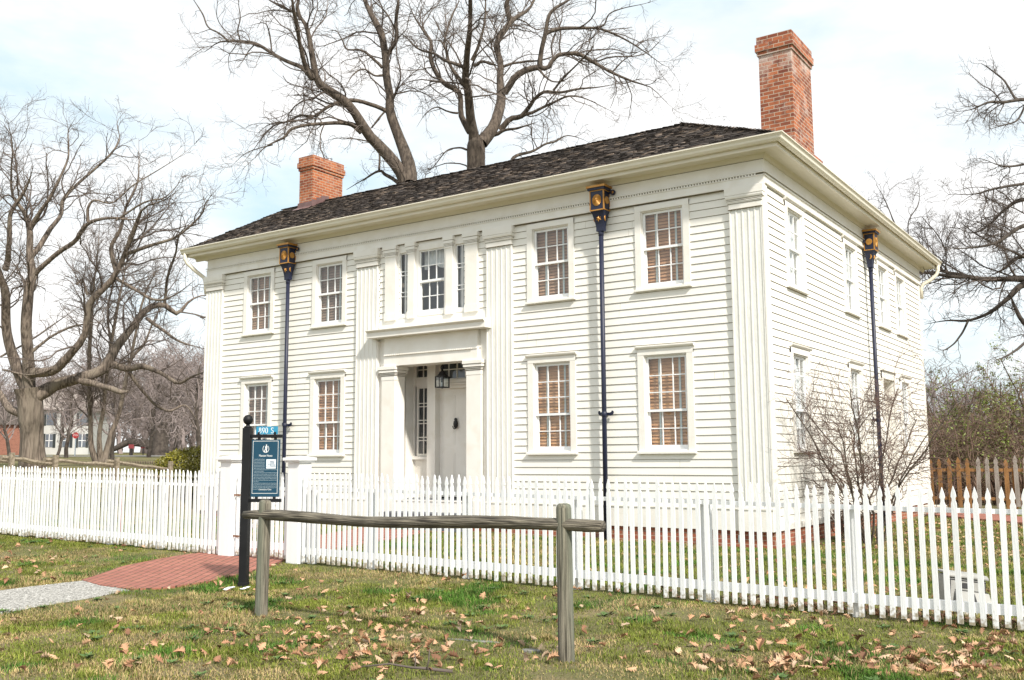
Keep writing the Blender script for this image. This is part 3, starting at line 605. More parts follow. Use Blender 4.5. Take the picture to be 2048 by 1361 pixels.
# middle window with narrow sidelights and four small pilasters
CW = -7.5
def small_pil(x0, x1, base):
    m = MB(); m.box(x0, x1, -0.075, -0.002, base, 6.13); p = m.ob('small_pilaster', M['trim'], house, bev=0.004); c = MB()
    for (o, a, b) in ((0.004, 6.09, 6.13), (0.012, 6.135, 6.155), (0.02, 6.16, 6.18), (0.03, 6.185, 6.25), (0.045, 6.255, 6.345)): c.box(x0-o, x1+o, -0.085-o, -0.004, a, b)
    c.ob('capital', M['trim'], p, bev=0.004); j = MB()
    for (o, z) in ((0.008, 6.1325), (0.016, 6.1575), (0.024, 6.1825), (0.034, 6.2525)): j.box(x0-o, x1+o, -0.086-o, -0.003, z-0.0025, z+0.0025)
    j.ob('joint_line', M['joint'], p); MB().box(x0-0.012, x1+0.012, -0.09, -0.004, base-0.001, base+0.16).ob('plinth', M['trim'], p, bev=0.003)
for a, b in ((-8.80, -8.48), (-8.13, -7.94), (-7.06, -6.87), (-6.53, -6.21)): small_pil(a, b, 4.64)
m = MB(); m.box(-7.94, -7.86, -0.02, 0.10, 4.70, 6.22).box(-7.14, -7.06, -0.02, 0.10, 4.70, 6.22).box(-7.86, -7.14, -0.02, 0.10, 6.15, 6.345).box(-7.86, -7.14, -0.02, 0.10, 4.67, 4.76)
cwin = m.ob('window', M['trim'], house, bev=0.003)
s = MB(); p = MB()
def grid(s, p, x0, x1, z0, z1, y, cols, rows, st, br, tr, mw=0.009):
    s.box(x0, x0+st, y, y+0.035, z0, z1).box(x1-st, x1, y, y+0.035, z0, z1).box(x0+st, x1-st, y+0.001, y+0.034, z0, z0+br).box(x0+st, x1-st, y+0.001, y+0.034, z1-tr, z1)
    for c in cols: x = x0+st+(x1-x0-2*st)*c; s.box(x-mw, x+mw, y+0.004, y+0.028, z0+br, z1-tr)
    for r in rows: z = z0+br+(z1-z0-br-tr)*r; s.box(x0+st, x1-st, y+0.005, y+0.027, z-mw, z+mw)
    p.quad((x0+st, y+0.018, z0+br), (x1-st, y+0.018, z0+br), (x1-st, y+0.018, z1-tr), (x0+st, y+0.018, z1-tr))
grid(s, p, -7.86, -7.14, 5.43, 6.15, 0.02, (1/3, 2/3), (0.5,), 0.03, 0.05, 0.03); grid(s, p, -7.86, -7.14, 4.76, 5.46, 0.055, (1/3, 2/3), (0.5,), 0.03, 0.06, 0.04)
s.ob('sash', M['white'], cwin); p.ob('pane', M['glass'], cwin)
m = MB()
for i in range(40):
    ua, ub = -7.86+0.72*i/40, -7.86+0.72*(i+1)/40; f = lambda u: 0.2+0.03*math.sin(u*40); zb_ = lambda u: 5.80+0.05*math.sin(u*13)
    m.quad((ua, f(ua), zb_(ua)), (ub, f(ub), zb_(ub)), (ub, f(ub), 6.2), (ua, f(ua), 6.2))
m.ob('curtain', M['lace'], cwin, True)
MB().quad((-8.5, 0.5, 4.5), (-6.5, 0.5, 4.5), (-6.5, 0.5, 6.4), (-8.5, 0.5, 6.4)).ob('dark_room', M['room'], cwin)
for x0 in (-8.42, -6.83):
    m = MB(); m.box(x0-0.06, x0, -0.02, 0.08, 4.66, 6.345).box(x0+0.25, x0+0.29, -0.02, 0.08, 4.66, 6.345).box(x0, x0+0.25, -0.02, 0.08, 6.16, 6.345).box(x0, x0+0.25, -0.02, 0.08, 4.67, 4.75)
    sd = m.ob('sidelight', M['trim'], house, bev=0.003); s = MB(); p = MB()
    grid(s, p, x0, x0+0.25, 4.75, 6.16, 0.02, (0.62,), (0.29, 0.36, 0.645, 0.71), 0.018, 0.03, 0.03, 0.008)
    s.ob('sash', M['white'], sd); p.ob('pane', M['glass'], sd)
    MB().quad((x0, 0.16, 4.75), (x0+0.1, 0.16, 4.75), (x0+0.1, 0.16, 6.16), (x0, 0.16, 6.16)).ob('curtain', M['lace'], sd)
MB().box(-8.98, -6.0, -0.045, -0.003, 4.43, 4.64).ob('sill_board', M['trim'], house, bev=0.004)
# porch
m = MB()
m.prism([(-0.004, 4.255), (-0.285, 4.255), (-0.285, 4.37), (-0.30, 4.38), (-0.345, 4.41), (-0.345, 4.432), (-0.004, 4.47)], -9.14, -5.86, 'x')
m.ob('porch_cornice', M['trim'], house, bev=0.004)
m = MB(); m.box(-8.80, -6.20, -0.085, 0.30, 3.615, 3.845).box(-8.80, -6.20, -0.075, 0.30, 3.885, 4.254).box(-8.80, -6.20, -0.10, 0.0, 3.846, 3.884)
m.box(-9.029, -8.60, 0.302, 0.34, 0.6, 4.43).box(-6.40, -5.971, 0.302, 0.34, 0.6, 4.43).box(-9.029, -8.801, 0.02, 0.05, 3.0, 4.43).box(-6.199, -5.971, 0.02, 0.05, 3.0, 4.43).box(-9.029, -8.87, 0.02, 0.05, 0.6, 3.0).box(-6.13, -5.971, 0.02, 0.05, 0.6, 3.0)
ent = m.ob('porch_frieze', M['trim'], house, bev=0.004)
m = MB()
for i in range(int(2.5/0.056)): x = -8.77+i*0.056; m.box(x, x+0.03, -0.118, -0.1, 3.850, 3.878)
m.ob('bead_trim', M['trim'], ent)
for x0 in (-8.88, -6.51):
    m = MB(); m.box(x0, x0+0.385, -0.06, 0.285, 0.70, 3.34); c_ = m.ob('column', M['trim'], house, bev=0.006); q = MB()
    for (o, a, b) in ((0.006, 3.30, 3.40), (0.02, 3.41, 3.43), (0.03, 3.44, 3.46), (0.05, 3.47, 3.53), (0.065, 3.535, 3.614)): q.box(x0-o, x0+0.385+o, -0.06-o, 0.285+o, a, b)
    q.ob('capital', M['trim'], c_, bev=0.006); j = MB()
    for (o, z) in ((0.012, 3.405), (0.024, 3.435), (0.034, 3.465), (0.055, 3.5325)): j.box(x0-o, x0+0.385+o, -0.061-o, 0.28, z-0.004, z+0.004)
    j.ob('joint_line', M['joint'], c_); MB().box(x0-0.02, x0+0.405, -0.085, 0.30, 0.40, 0.70).ob('plinth', M['trim'], c_, bev=0.005)
# recess lining, door wall
m = MB(); YD = 0.90
m.box(-9.03, -9.0, -0.06, YD, 0.6, 4.2).box(-6.0, -5.97, -0.06, YD, 0.6, 4.2)       # side linings
m.box(-9.0, -6.0, 0.301, YD+0.02, 3.86, 3.90)                                     # ceiling
m.box(-8.98, -8.74, YD-0.28, YD, 0.69, 3.86).box(-6.26, -6.02, YD-0.28, YD, 0.69, 3.86)
m.box(-9.0, -8.72, YD, YD+0.1, 0.69, 3.86).box(-6.28, -6.0, YD, YD+0.1, 0.69, 3.86)
m.box(-8.72, -8.20, YD+0.02, YD+0.1, 0.69, 1.62).box(-6.80, -6.28, YD+0.02, YD+0.1, 0.69, 1.62)
m.box(-8.72, -8.20, YD+0.02, YD+0.1, 3.22, 3.40).box(-6.80, -6.28, YD+0.02, YD+0.1, 3.22, 3.40)
m.box(-8.75, -8.18, YD-0.06, YD+0.02, 1.55, 1.62).box(-6.82, -6.25, YD-0.06, YD+0.02, 1.55, 1.62)
m.box(-8.24, -8.0, YD-0.14, YD+0.08, 0.69, 3.86).box(-7.0, -6.76, YD-0.14, YD+0.08, 0.69, 3.86)
m.box(-8.26, -7.98, YD-0.16, YD+0.06, 3.66, 3.72).box(-7.02, -6.74, YD-0.16, YD+0.06, 3.66, 3.72)
m.box(-8.0, -7.0, YD-0.05, YD+0.08, 3.13, 3.20).box(-8.0, -7.0, YD-0.10, YD+0.08, 3.20, 3.245).box(-8.0, -7.0, YD-0.13, YD+0.08, 3.25, 3.32)
m.box(-8.72, -6.28, YD+0.0, YD+0.1, 3.80, 3.86)
ew = m.ob('door_wall', M['trim'], house, bev=0.004)
s = MB(); p = MB()
grid(s, p, -8.0, -7.0, 3.33, 3.80, YD+0.01, (0.25, 0.5, 0.75), (0.5,), 0.03, 0.03, 0.03, 0.011)
for x0 in (-8.72, -6.80):
    grid(s, p, x0, x0+0.48, 3.40, 3.80, YD+0.01, (0.5,), (0.5,), 0.04, 0.03, 0.03, 0.011)
    grid(s, p, x0+0.06, x0+0.46, 1.63, 3.22, YD+0.01, (0.45, 0.55) if False else (0.5,), (0.20, 0.25, 0.46, 0.51, 0.72, 0.77), 0.05, 0.05, 0.05, 0.012)
s.ob('transom_sash', M['trim'], ew); p.ob('pane', M['glass'], ew)
MB().quad((-8.9, YD+0.35, 0.6), (-6.1, YD+0.35, 0.6), (-6.1, YD+0.35, 4.0), (-8.9, YD+0.35, 4.0)).ob('dark_room', M['room'], ew)
m = MB(); m.box(-8.0, -7.0, YD+0.03, YD+0.07, 0.72, 3.13)
for (a, b) in ((-7.90, -7.56), (-7.44, -7.10)):
    for (z0_, z1_) in ((0.95, 1.70), (1.86, 2.98)):
        m.box(a, b, YD+0.022, YD+0.031, z0_, z1_).box(a+0.03, b-0.03, YD+0.016, YD+0.023, z0_+0.03, z1_-0.03)
door = m.ob('door', M['trim'], house, bev=0.003)
dx = onY(913, 848, YD+0.02); m = MB()
m.lathe([(0.012, -0.105), (0.035, -0.085), (0.05, -0.04), (0.055, 0.0), (0.045, 0.05), (0.028, 0.075), (0.034, 0.09), (0.03, 0.115), (0.012, 0.13)], (dx[0], YD-0.012, dx[2]), 14)
m.tube([(dx[0]+0.05*math.cos(a), YD-0.05, dx[2]-0.05+0.065*math.sin(a)) for a in np.linspace(math.pi, 2*math.pi, 9)], [0.011]*9, 6)
m.ob('knocker', M['iron'], door, True)
m = MB(); m.box(-9.0, -6.0, 0.06, YD+0.1, 0.30, 0.69); m.ob('porch_floor', M['stone'], house, bev=0.01)
st = MB(); st.box(-8.55, -6.45, -0.42, 0.02, 0.05, 0.44); st.ob('stone_step', M['stone'], house, bev=0.015)
MB().box(-8.49, -6.51, 0.0, 0.05, 0.445, 0.52).ob('step_edge', M['trim'], house)
# side door
m = MB(); m.box(-0.02, 0.045, 7.72, 7.86, 0.45, 3.60).box(-0.02, 0.045, 8.96, 9.10, 0.45, 3.60).box(-0.02, 0.05, 7.72, 9.10, 3.42, 3.60).box(0.0, 0.10, 7.69, 9.13, 3.605, 3.66)
m.box(-0.32, -0.021, 7.84, 7.88, 0.45, 3.42).box(-0.32, -0.021, 8.94, 8.98, 0.45, 3.42).box(-0.32, -0.02, 7.88, 8.94, 3.38, 3.42).box(-0.28, -0.15, 7.88, 8.94, 2.62, 2.72)
sdf = m.ob('side_door_frame', M['trim'], house, bev=0.004)
MB().box(-0.28, -0.24, 7.88, 8.94, 0.45, 2.62).box(-0.245, -0.235, 8.0, 8.36, 1.5, 2.45).box(-0.245, -0.235, 8.46, 8.82, 1.5, 2.45).box(-0.28, -0.24, 7.88, 8.10, 2.72, 3.38).box(-0.28, -0.24, 8.66, 8.94, 2.72, 3.38).box(-0.28, -0.24, 8.10, 8.66, 2.72, 2.85).box(-0.27, -0.25, 8.37, 8.40, 2.85, 3.38).ob('side_door', M['trim'], house)
MB().quad((-0.265, 8.10, 2.85), (-0.265, 8.66, 2.85), (-0.265, 8.66, 3.38), (-0.265, 8.10, 3.38)).ob('pane', M['glass'], sdf)
MB().box(-0.40, -0.36, 7.8, 9.0, 0.3, 3.5).ob('dark_room', M['room'], sdf)
# conductor pipes with painted heads (local: wall plane y = 0, outward -y)
def star(cx, cz, R, r, n, y0, y1, m):
    pr = [((R if i % 2 == 0 else r)*math.sin(math.pi*i/n)+cx, (R if i % 2 == 0 else r)*math.cos(math.pi*i/n)+cz) for i in range(2*n)]
    k = len(pr); V = [(a, y1, b) for a, b in pr]+[(cx, y0, cz)]; m.add(V, [(i, (i+1) % k, k) for i in range(k)])
def moon(cx, cz, R, y0, y1, m, s=1):
    pr = [(cx+s*R*math.cos(a)*0.75, cz+R*math.sin(a)) for a in np.linspace(math.pi/2, 3*math.pi/2, 12)]+[(cx+s*R*math.cos(a)*0.32, cz+R*math.sin(a)) for a in np.linspace(3*math.pi/2, math.pi/2, 12)[1:-1]]
    if s < 0: pr = pr[::-1]
    m.prism([(a, b) for a, b in pr][::1], y0, y1, 'y')
def conductor(zb):
    d = -0.155
    p = MB().tube([(0, d, zb), (0, d, 3.0), (0, d, 5.90)], [0.046]*3, 14)
    for z in (5.87, 2.38): p.lathe([(0.046, -0.05), (0.053, -0.045), (0.053, 0.045), (0.046, 0.05)], (0, d, z), 14)
    p = p.ob('conductor_pipe', M['navy'], house, True)
    m = MB(); m.box(-0.15, 0.15, -0.305, -0.06, 6.31, 6.70).box(-0.185, 0.185, -0.345, -0.06, 6.70, 6.745)
    # tapering throat
    prof = [(0.15, 0.155, 6.309), (0.125, 0.125, 6.24), (0.105, 0.10, 6.15), (0.085, 0.08, 6.05), (0.075, 0.072, 5.98), (0.075, 0.072, 5.91)]
    V = []; cyo = [-0.183, -0.17, -0.16, -0.155, -0.155, -0.155]
    for (w, h_, z), cy_ in zip(prof, cyo): h_ *= 0.8; V += [(-w, cy_-h_, z), (w, cy_-h_, z), (w, cy_+h_, z), (-w, cy_+h_, z)]
    Fc = [(i*4+j, (i+1)*4+j, (i+1)*4+(j+1) % 4, i*4+(j+1) % 4) for i in range(5) for j in range(4)]+[(0, 1, 2, 3), (23, 22, 21, 20)]
    m.add(V, Fc)
    m.tube([(0.14, -0.10, 6.66), (0.22, -0.10, 6.66), (0.235, -0.10, 6.66)], [0.022]*3, 8).tube([(0.245, -0.085, 6.66), (0.245, -0.115, 6.66)], [0.052]*2, 14)
    m.tube([(-0.235, -0.10, 6.50), (-0.14, -0.10, 6.50)], [0.022]*2, 8).tube([(-0.245, -0.085, 6.50), (-0.245, -0.115, 6.50)], [0.04]*2, 14)
    hd = m.ob('collector_head', M['navy'], p)
    t = MB(); t.box(-0.205, 0.205, -0.365, -0.05, 6.745, 6.785)
    for x in (-0.155, 0.137): t.box(x, x+0.018, -0.313, -0.30, 6.30, 6.70)
    for x in (-0.157, 0.145): t.box(x, x+0.012, -0.30, -0.285, 6.30, 6.70).box(x, x+0.012, -0.085, -0.065, 6.30, 6.70).box(x, x+0.012, -0.285, -0.085, 6.30, 6.318).box(x, x+0.012, -0.285, -0.085, 6.68, 6.70)
    t.box(-0.137, 0.137, -0.313, -0.30, 6.295, 6.318).box(-0.137, 0.137, -0.313, -0.30, 6.68, 6.70)
    # medallions: fluted disc in front, plain on the sides
    k = 48; V = [(0, -0.345, 6.50)]
    for j in range(k): a = 2*math.pi*j/k; rr = 0.100 if j % 2 else 0.096; V.append((rr*math.cos(a), -0.318 if j % 2 else -0.308, 6.50+rr*1.15*math.sin(a)))
    for j in range(k): a = 2*math.pi*j/k; V.append((0.098*math.cos(a), -0.300, 6.50+0.098*1.15*math.sin(a)))
    t.add(V, [(0, 1+(j+1) % k, 1+j) for j in range(k)]+[(1+j, 1+(j+1) % k, 1+k+(j+1) % k, 1+k+j) for j in range(k)])
    for sx in (-1, 1): t.tube([(sx*0.150, -0.185, 6.50), (sx*0.166, -0.185, 6.50)], [0.075, 0.07], 20)
    star(0.0, 6.15, 0.068, 0.03, 6, -0.275, -0.248, t)
    for sx in (-1, 1): t.tube([(sx*0.112+sx*0.0, -0.165+0.045*math.cos(a), 6.16+0.06*math.sin(a)) for a in np.linspace(2.0, 4.6, 8)], [0.002, 0.010, 0.016, 0.018, 0.018, 0.016, 0.010, 0.002], 6)
    star(0.245, 6.66, 0.04, 0.014, 6, -0.125, -0.116, t)
    t.ob('gold_trim', M['gold'], hd)
    b = MB()
    for sx in (-1, 1):
        b.prism([(sx*0.04, 2.365), (sx*0.10, 2.35), (sx*0.145, 2.37), (sx*0.165, 2.41), (sx*0.155, 2.445), (sx*0.13, 2.45), (sx*0.12, 2.425), (sx*0.085, 2.41), (sx*0.04, 2.415)][::sx], -0.10, -0.075, 'y')
    b.box(-0.03, 0.03, -0.13, -0.02, 2.37, 2.41).ob('wall_bracket', M['navy'], p)
    return p
c1_ = conductor(0.0); c1_.location = (-3.17, 0, 0)
c2_ = dup(c1_, house); c2_.location = (-11.87, 0, 0)
c3_ = dup(c1_, house); c3_.location = (0.0, 6.70, 0); c3_.rotation_euler = (0, 0, math.pi/2)
# lantern hanging in the porch
lp = onY(884.5, 758, 0.42); lant = thing('lantern', 'black iron lantern with glass sides hanging above the front door', 'lantern', (lp[0], 0.42, lp[2]))
m = MB(); hw = 0.105
for sx in (-1, 1):
    for sy in (-1, 1): m.box(sx*hw-0.011, sx*hw+0.011, sy*hw-0.011, sy*hw+0.011, -0.20, 0.05)
for z in (-0.19, 0.04):
    m.box(-hw, hw, -hw-0.009, -hw+0.009, z-0.012, z+0.012).box(-hw, hw, hw-0.009, hw+0.009, z-0.012, z+0.012).box(-hw-0.009, -hw+0.009, -hw, hw, z-0.0115, z+0.0115).box(hw-0.009, hw+0.009, -hw, hw, z-0.0115, z+0.0115)
m.box(-0.007, 0.007, -hw-0.007, -hw+0.007, -0.18, 0.03); m.lathe([(0.02, -0.215), (0.015, -0.20), (0.1, -0.197)], (0, 0, 0), 12)
m.ob('cage', M['iron'], lant)
MB().lathe([(0.135, 0.045), (0.13, 0.06), (0.085, 0.10), (0.07, 0.13), (0.065, 0.155), (0.03, 0.17), (0.025, 0.20), (0.012, 0.21)], (0, 0, 0), 18).ob('cap', M['iron'], lant, True)
MB().tube([(0.042*math.cos(a), 0, 0.25+0.045*math.sin(a)) for a in np.linspace(0, 2*math.pi, 15)], [0.009]*15, 6).tube([(0, 0, 0.29), (0, 0, 3.86-lp[2])], [0.009]*2, 6).ob('hanging_ring', M['iron'], lant, True)
g_ = MB()
for a in range(4): r_m = Matrix.Rotation(a*math.pi/2, 4, 'Z'); g_.add([tuple(r_m @ Vector(v)) for v in ((-hw, -hw, -0.18), (hw, -hw, -0.18), (hw, -hw, 0.03), (-hw, -hw, 0.03))], [(0, 1, 2, 3)])
g_.ob('glass', M['glass'], lant)
MB().tube([(0, 0, -0.18), (0, 0, -0.08)], [0.02, 0.02], 10).ob('candle', M['ink'], lant)
# stub pipe by the foundation
q = onY(1481, 1084, -0.12); vp = thing('vent_pipe', 'small grey metal pipe stub standing by the brick foundation near the corner', 'pipe', (q[0], -0.12, 0.0))
MB().tube([(0, 0, -0.05), (0, 0, 0.2)], [0.012]*2, 8).ob('stem', M['zinc'], vp, True); MB().box(-0.028, 0.028, -0.03, 0.03, 0.10, 0.23).ob('cap', M['zinc'], vp, bev=0.006)
# stone step at the back corner
sp_ = onG(1866, 1033); o = MB().box(-0.32, 0.22, -0.3, 0.3, -0.1, 0.26).ob('stone_block', M['pale'], None, bev=0.02); o.location = (sp_[0], sp_[1]+0.5, sp_[2]); tag(o, 'pale stone block step at the far corner of the house by the red brick walk', 'step')

# ------------------------------------------------------------------ picket fences
FY = -7.2
def picket_mat():
    m, t, b, N, K = nodes('white_picket_paint'); b.inputs['Roughness'].default_value = 0.55
    tc = N('ShaderNodeTexCoord'); sp = N('ShaderNodeSeparateXYZ'); K(tc.outputs['Object'], sp.inputs[0]); ge = N('ShaderNodeNewGeometry'); oi = N('ShaderNodeObjectInfo')
    nz = N('ShaderNodeTexNoise'); nz.inputs['Scale'].default_value = 26; nz.inputs['Detail'].default_value = 6; K(ge.outputs['Position'], nz.inputs[0])
    mr = N('ShaderNodeMapRange'); mr.inputs[1].default_value = 0.0; mr.inputs[2].default_value = 0.16; mr.inputs[3].default_value = 0.30; mr.inputs[4].default_value = -0.12; K(sp.outputs[2], mr.inputs[0])
    ad = N('ShaderNodeMath', operation='ADD'); K(nz.outputs[0], ad.inputs[0]); K(mr.outputs[0], ad.inputs[1])
    rp = N('ShaderNodeValToRGB'); e = rp.color_ramp.elements; e[0].position = 0.60; e[0].color = (0.80, 0.815, 0.825, 1); e[1].position = 0.80; e[1].color = (0.34, 0.30, 0.22, 1); K(ad.outputs[0], rp.inputs[0])
    hv = N('ShaderNodeMapRange'); hv.inputs[3].default_value = 0.94; hv.inputs[4].default_value = 1.05; K(oi.outputs['Random'], hv.inputs[0]); mx = N('ShaderNodeMix', data_type='RGBA', blend_type='MULTIPLY'); mx.inputs[0].default_value = 1; K(rp.outputs[0], mx.inputs[6]); K(hv.outputs[0], mx.inputs[7]); K(mx.outputs[2], b.inputs['Base Color'])
    n2 = N('ShaderNodeTexNoise'); n2.inputs['Scale'].default_value = 30; mp = N('ShaderNodeMapping'); mp.inputs['Scale'].default_value = (3, 3, .4); K(ge.outputs['Position'], mp.inputs[0]); K(mp.outputs[0], n2.inputs[0]); bp = N('ShaderNodeBump'); bp.inputs['Strength'].default_value = 0.25; bp.inputs['Distance'].default_value = 0.01; K(n2.outputs[0], bp.inputs['Height']); K(bp.outputs[0], b.inputs['Normal'])
    return m
M['picket'] = picket_mat()
def picket_prof(h, w=0.0445):
    a = w/2
    return [(-a, 0), (a, 0), (a, h-0.150), (a*0.62, h-0.125), (a*0.60, h-0.105), (a*0.98, h-0.088), (a*0.75, h-0.055), (0.0, h), (-a*0.75, h-0.055), (-a*0.98, h-0.088), (-a*0.60, h-0.105), (-a*0.62, h-0.125), (-a, h-0.150)]
pk = MB().prism(picket_prof(1.15), -0.017, 0.0, 'y').ob('picket', M['picket']); PKM = pk.data; bpy.data.objects.remove(pk)
def fence(name, label, x0, x1, posts, xe=None):
    t = thing(name, label, 'fence', (x0, FY, 0), 0); r = random.Random(int(x0*10))
    n = int(round((x1-x0)/0.0903)); xs_ = [x0+(i+0.5)*(x1-x0)/n for i in range(n)]
    for x in xs_:
        o = bpy.data.objects.new('picket', PKM); COL.objects.link(o); o.parent = t
        o.location = (x-x0+r.gauss(0, 0.0015), r.gauss(0, 0.0015), float(g(x, FY))+0.03+r.gauss(0, 0.009)); o.rotation_euler = (r.gauss(0, 0.004), r.gauss(0, 0.007), r.gauss(0, 0.015))
    if xe:
        m = MB(); prof = picket_prof(1.15); x = x1+0.045
        while x < xe: zz_ = float(g(x, FY))+0.03+r.gauss(0, .009); m.prism([(a+x-x0, b+zz_) for a, b in prof], -0.017, 0.0, 'y'); x += 0.0903
        o = m.ob('pickets', M['white'], t); o['kind'] = 'stuff'; x1 = xe
    for (za, zb, d) in ((0.925, 0.965, 0.04), (0.10, 0.185, 0.035)):
        m = MB(); k = int((x1-x0)/0.6)+1
        for i in range(k):
            a, b = x0+(x1-x0)*i/k, x0+(x1-x0)*(i+1)/k; ga, gb = float(g(a, FY))+0.03, float(g(b, FY))+0.03
            V = [(a-x0, 0.001, ga+za), (b-x0, 0.001, gb+za), (b-x0, d, gb+za), (a-x0, d, ga+za), (a-x0, 0.001, ga+zb), (b-x0, 0.001, gb+zb), (b-x0, d, gb+zb), (a-x0, d, ga+zb)]
            m.add(V, [(0, 3, 2, 1), (4, 5, 6, 7), (0, 1, 5, 4), (2, 3, 7, 6)])
        m.ob('rail', M['white'], t)
    for x in posts:
        z = float(g(x, FY)); MB().box(x-x0-0.045, x-x0+0.045, 0.041, 0.131, z-0.1, z+0.955).ob('post', M['white'], t, bev=0.006)
    return t
GLx0, GLx1 = -5.40, -5.16      # left gate post
GRx0, GRx1 = -4.05, -3.83      # right gate post
fence('picket_fence', 'white picket fence running right from the gate past the house front', GRx1+0.02, 5.05, [-3.70, -2.66, -1.17, 0.31, 1.80, 3.24, 4.70, 6.2, 7.7], 8.6)
fence('picket_fence', 'white picket fence running left from the gate towards the bare trees', -13.6, GLx0-0.02, [-13.3, -12.0, -10.6, -9.35, -8.15, -6.9, -5.75])
def gate_post(x0, x1, label):
    z = float(g((x0+x1)/2, FY)); t = thing('gate_post', label, 'gate post', ((x0+x1)/2, FY+0.06, z), group='gate posts'); w = (x1-x0)/2
    MB().box(-w, w, -w, w, -0.05, 1.31).ob('post_shaft', M['white'], t, bev=0.008)
    m = MB(); m.box(-w-0.03, w+0.03, -w-0.03, w+0.03, 1.311, 1.335).box(-w-0.05, w+0.05, -w-0.05, w+0.05, 1.335, 1.375)
    m.add([(-w-0.03, -w-0.03, 1.375), (w+0.03, -w-0.03, 1.375), (w+0.03, w+0.03, 1.375), (-w-0.03, w+0.03, 1.375), (0, 0, 1.40)], [(0, 1, 4), (1, 2, 4), (2, 3, 4), (3, 0, 4)])
    m.ob('post_cap', M['white'], t, bev=0.006); return t
gate_post(GLx0, GLx1, 'square white gate post with flat cap left of the gate'); gate_post(GRx0, GRx1, 'square white gate post with flat cap right of the gate behind the sign')
gz = float(g(-4.6, FY)); gt = thing('gate', 'white picket gate between two square posts on the brick path', 'gate', (GLx1+0.03, FY+0.02, gz))
n = 12; wd = GRx0-GLx1-0.06
for i in range(n):
    o = bpy.data.objects.new('picket', PKM); COL.objects.link(o); o.parent = gt; o.location = ((i+0.5)*wd/n, 0, 0.05+0.012*math.sin(i)); o.scale = (1.1, 1, 0.98)
MB().box(0, wd, 0.001, 0.035, 0.93, 0.975).ob('rail', M['white'], gt); MB().box(0, wd, 0.001, 0.035, 0.15, 0.24).ob('rail', M['white'], gt)
m = MB(); m.prism([(0.02, 0.25), (0.09, 0.25), (wd-0.02, 0.92), (wd-0.09, 0.92)], 0.003, 0.03, 'y').ob('brace', M['white'], gt)
for z in (0.30, 0.86): MB().box(-0.035, 0.10, -0.026, -0.0205, z-0.012, z+0.012).ob('hinge', pm('rusty_iron', (0.16, 0.07, 0.035), (0.28, 0.15, 0.09), scale=30, rough=0.9) if z < 0.5 else bpy.data.materials['rusty_iron'], gt)
# brown fence behind the right-hand yard
bf = thing('picket_fence', 'brown and grey weathered picket fence behind the yard beside the house', 'fence', (0, 14.0, 0))
bk = MB().prism([(-0.055, 0), (0.055, 0), (0.055, 1.14), (0.035, 1.17), (0.036, 1.20), (0.056, 1.24), (0.05, 1.31), (0.0, 1.42), (-0.05, 1.31), (-0.056, 1.24), (-0.036, 1.20), (-0.035, 1.17), (-0.055, 1.14)], -0.022, 0, 'y')
bA = bk.ob('picket', M['brownfence']); bB = bk.ob('picket', M['greyfence']); bmA, bmB = bA.data, bB.data; bpy.data.objects.remove(bA); bpy.data.objects.remove(bB)
rr = random.Random(5)
for i in range(24):
    x = -0.95+i*0.246; grey = 8 <= i <= 13 and i != 11
    o = bpy.data.objects.new('picket', bmB if grey else bmA); COL.objects.link(o); o.parent = bf; o.location = (x, rr.gauss(0, .004), 0.10+rr.gauss(0, .015)+(0.02 if grey else -0.02)); o.rotation_euler = (0, rr.gauss(0, .012), 0)
for z in (1.12, 0.32): MB().box(-1.1, 4.9, 0.001, 0.05, z, z+0.085).ob('rail', M['brownfence'], bf)
for x in (-1.0, 1.93, 4.7): MB().box(x-0.05, x+0.05, 0.051, 0.151, -0.1, 1.25).ob('post', M['brownfence'], bf)

# ------------------------------------------------------------------ log rail in the foreground
pa, pb = onG(522, 1231), onG(1133, 1321)
axd = pb-pa; ang = math.atan2(axd[1], axd[0]); Lr = math.hypot(axd[0], axd[1])
lr = thing('log_rail', 'weathered grey log rail on two posts in front of the white fence', 'rail fence', tuple(pa), ang)
def logmesh(P, R, k, seed, flat=0.0):
    r = np.random.default_rng(seed); P = np.asarray(P, float); n = len(P)
    V, Fc = tubes(P[None], np.asarray(R, float)[None], k); V = V.reshape(n, k, 3); C = P[:, None, :]
    amp = 1+0.06*np.cumsum(r.normal(0, 0.35, (k,)))[None, :]*0.5+0.012*r.normal(0, 1, (n, k))
    amp = 1+(amp-1)*0.6; V = C+(V-C)*amp[..., None]
    Fl = [tuple(f) for f in Fc.tolist()]+[tuple(range(k))[::-1], tuple(range((n-1)*k, n*k))]
    return V.reshape(-1, 3), Fl
for i, (x, h, seed) in enumerate(((0.0, 1.045, 1), (Lr, 1.10, 2))):
    zb = 0.0 if i == 0 else pb[2]-pa[2]
    hs = [-0.1, 0.0, 0.2, 0.4, 0.6, 0.8, 0.95, h-0.035, h-0.012, h]; R = [0.060, 0.059, 0.058, 0.057, 0.057, 0.056, 0.056, 0.056, 0.050, 0.034]
    lean = (0.018, 0.0) if i == 0 else (-0.008, 0.0)
    V, Fl = logmesh([(x+lean[0]*z, lean[1]*z, zb+z) for z in hs], R, 22, seed); mesh_obj('post', V, Fl, M['log'], lr, True)
za, zb_ = 0.90, pb[2]-pa[2]+0.955
nn = 30; t_ = np.linspace(-0.075, 1.098, nn); rs = np.random.default_rng(9)
Pr = np.stack([t_*Lr, -0.015+0.008*np.sin(t_*7), za+(zb_-za)*t_+0.010*np.sin(t_*9+1)-0.018*np.sin(np.clip(t_, 0, 1)*math.pi)], 1)
Rr = 0.047+0.003*np.sin(t_*11)+rs.normal(0, 0.001, nn)-0.004*(t_ < 0.0); Rr[0] *= 0.86; Rr[-1] *= 0.9
V, Fl = logmesh(Pr, Rr, 20, 3); mesh_obj('rail', V, Fl, M['logx'], lr, True)

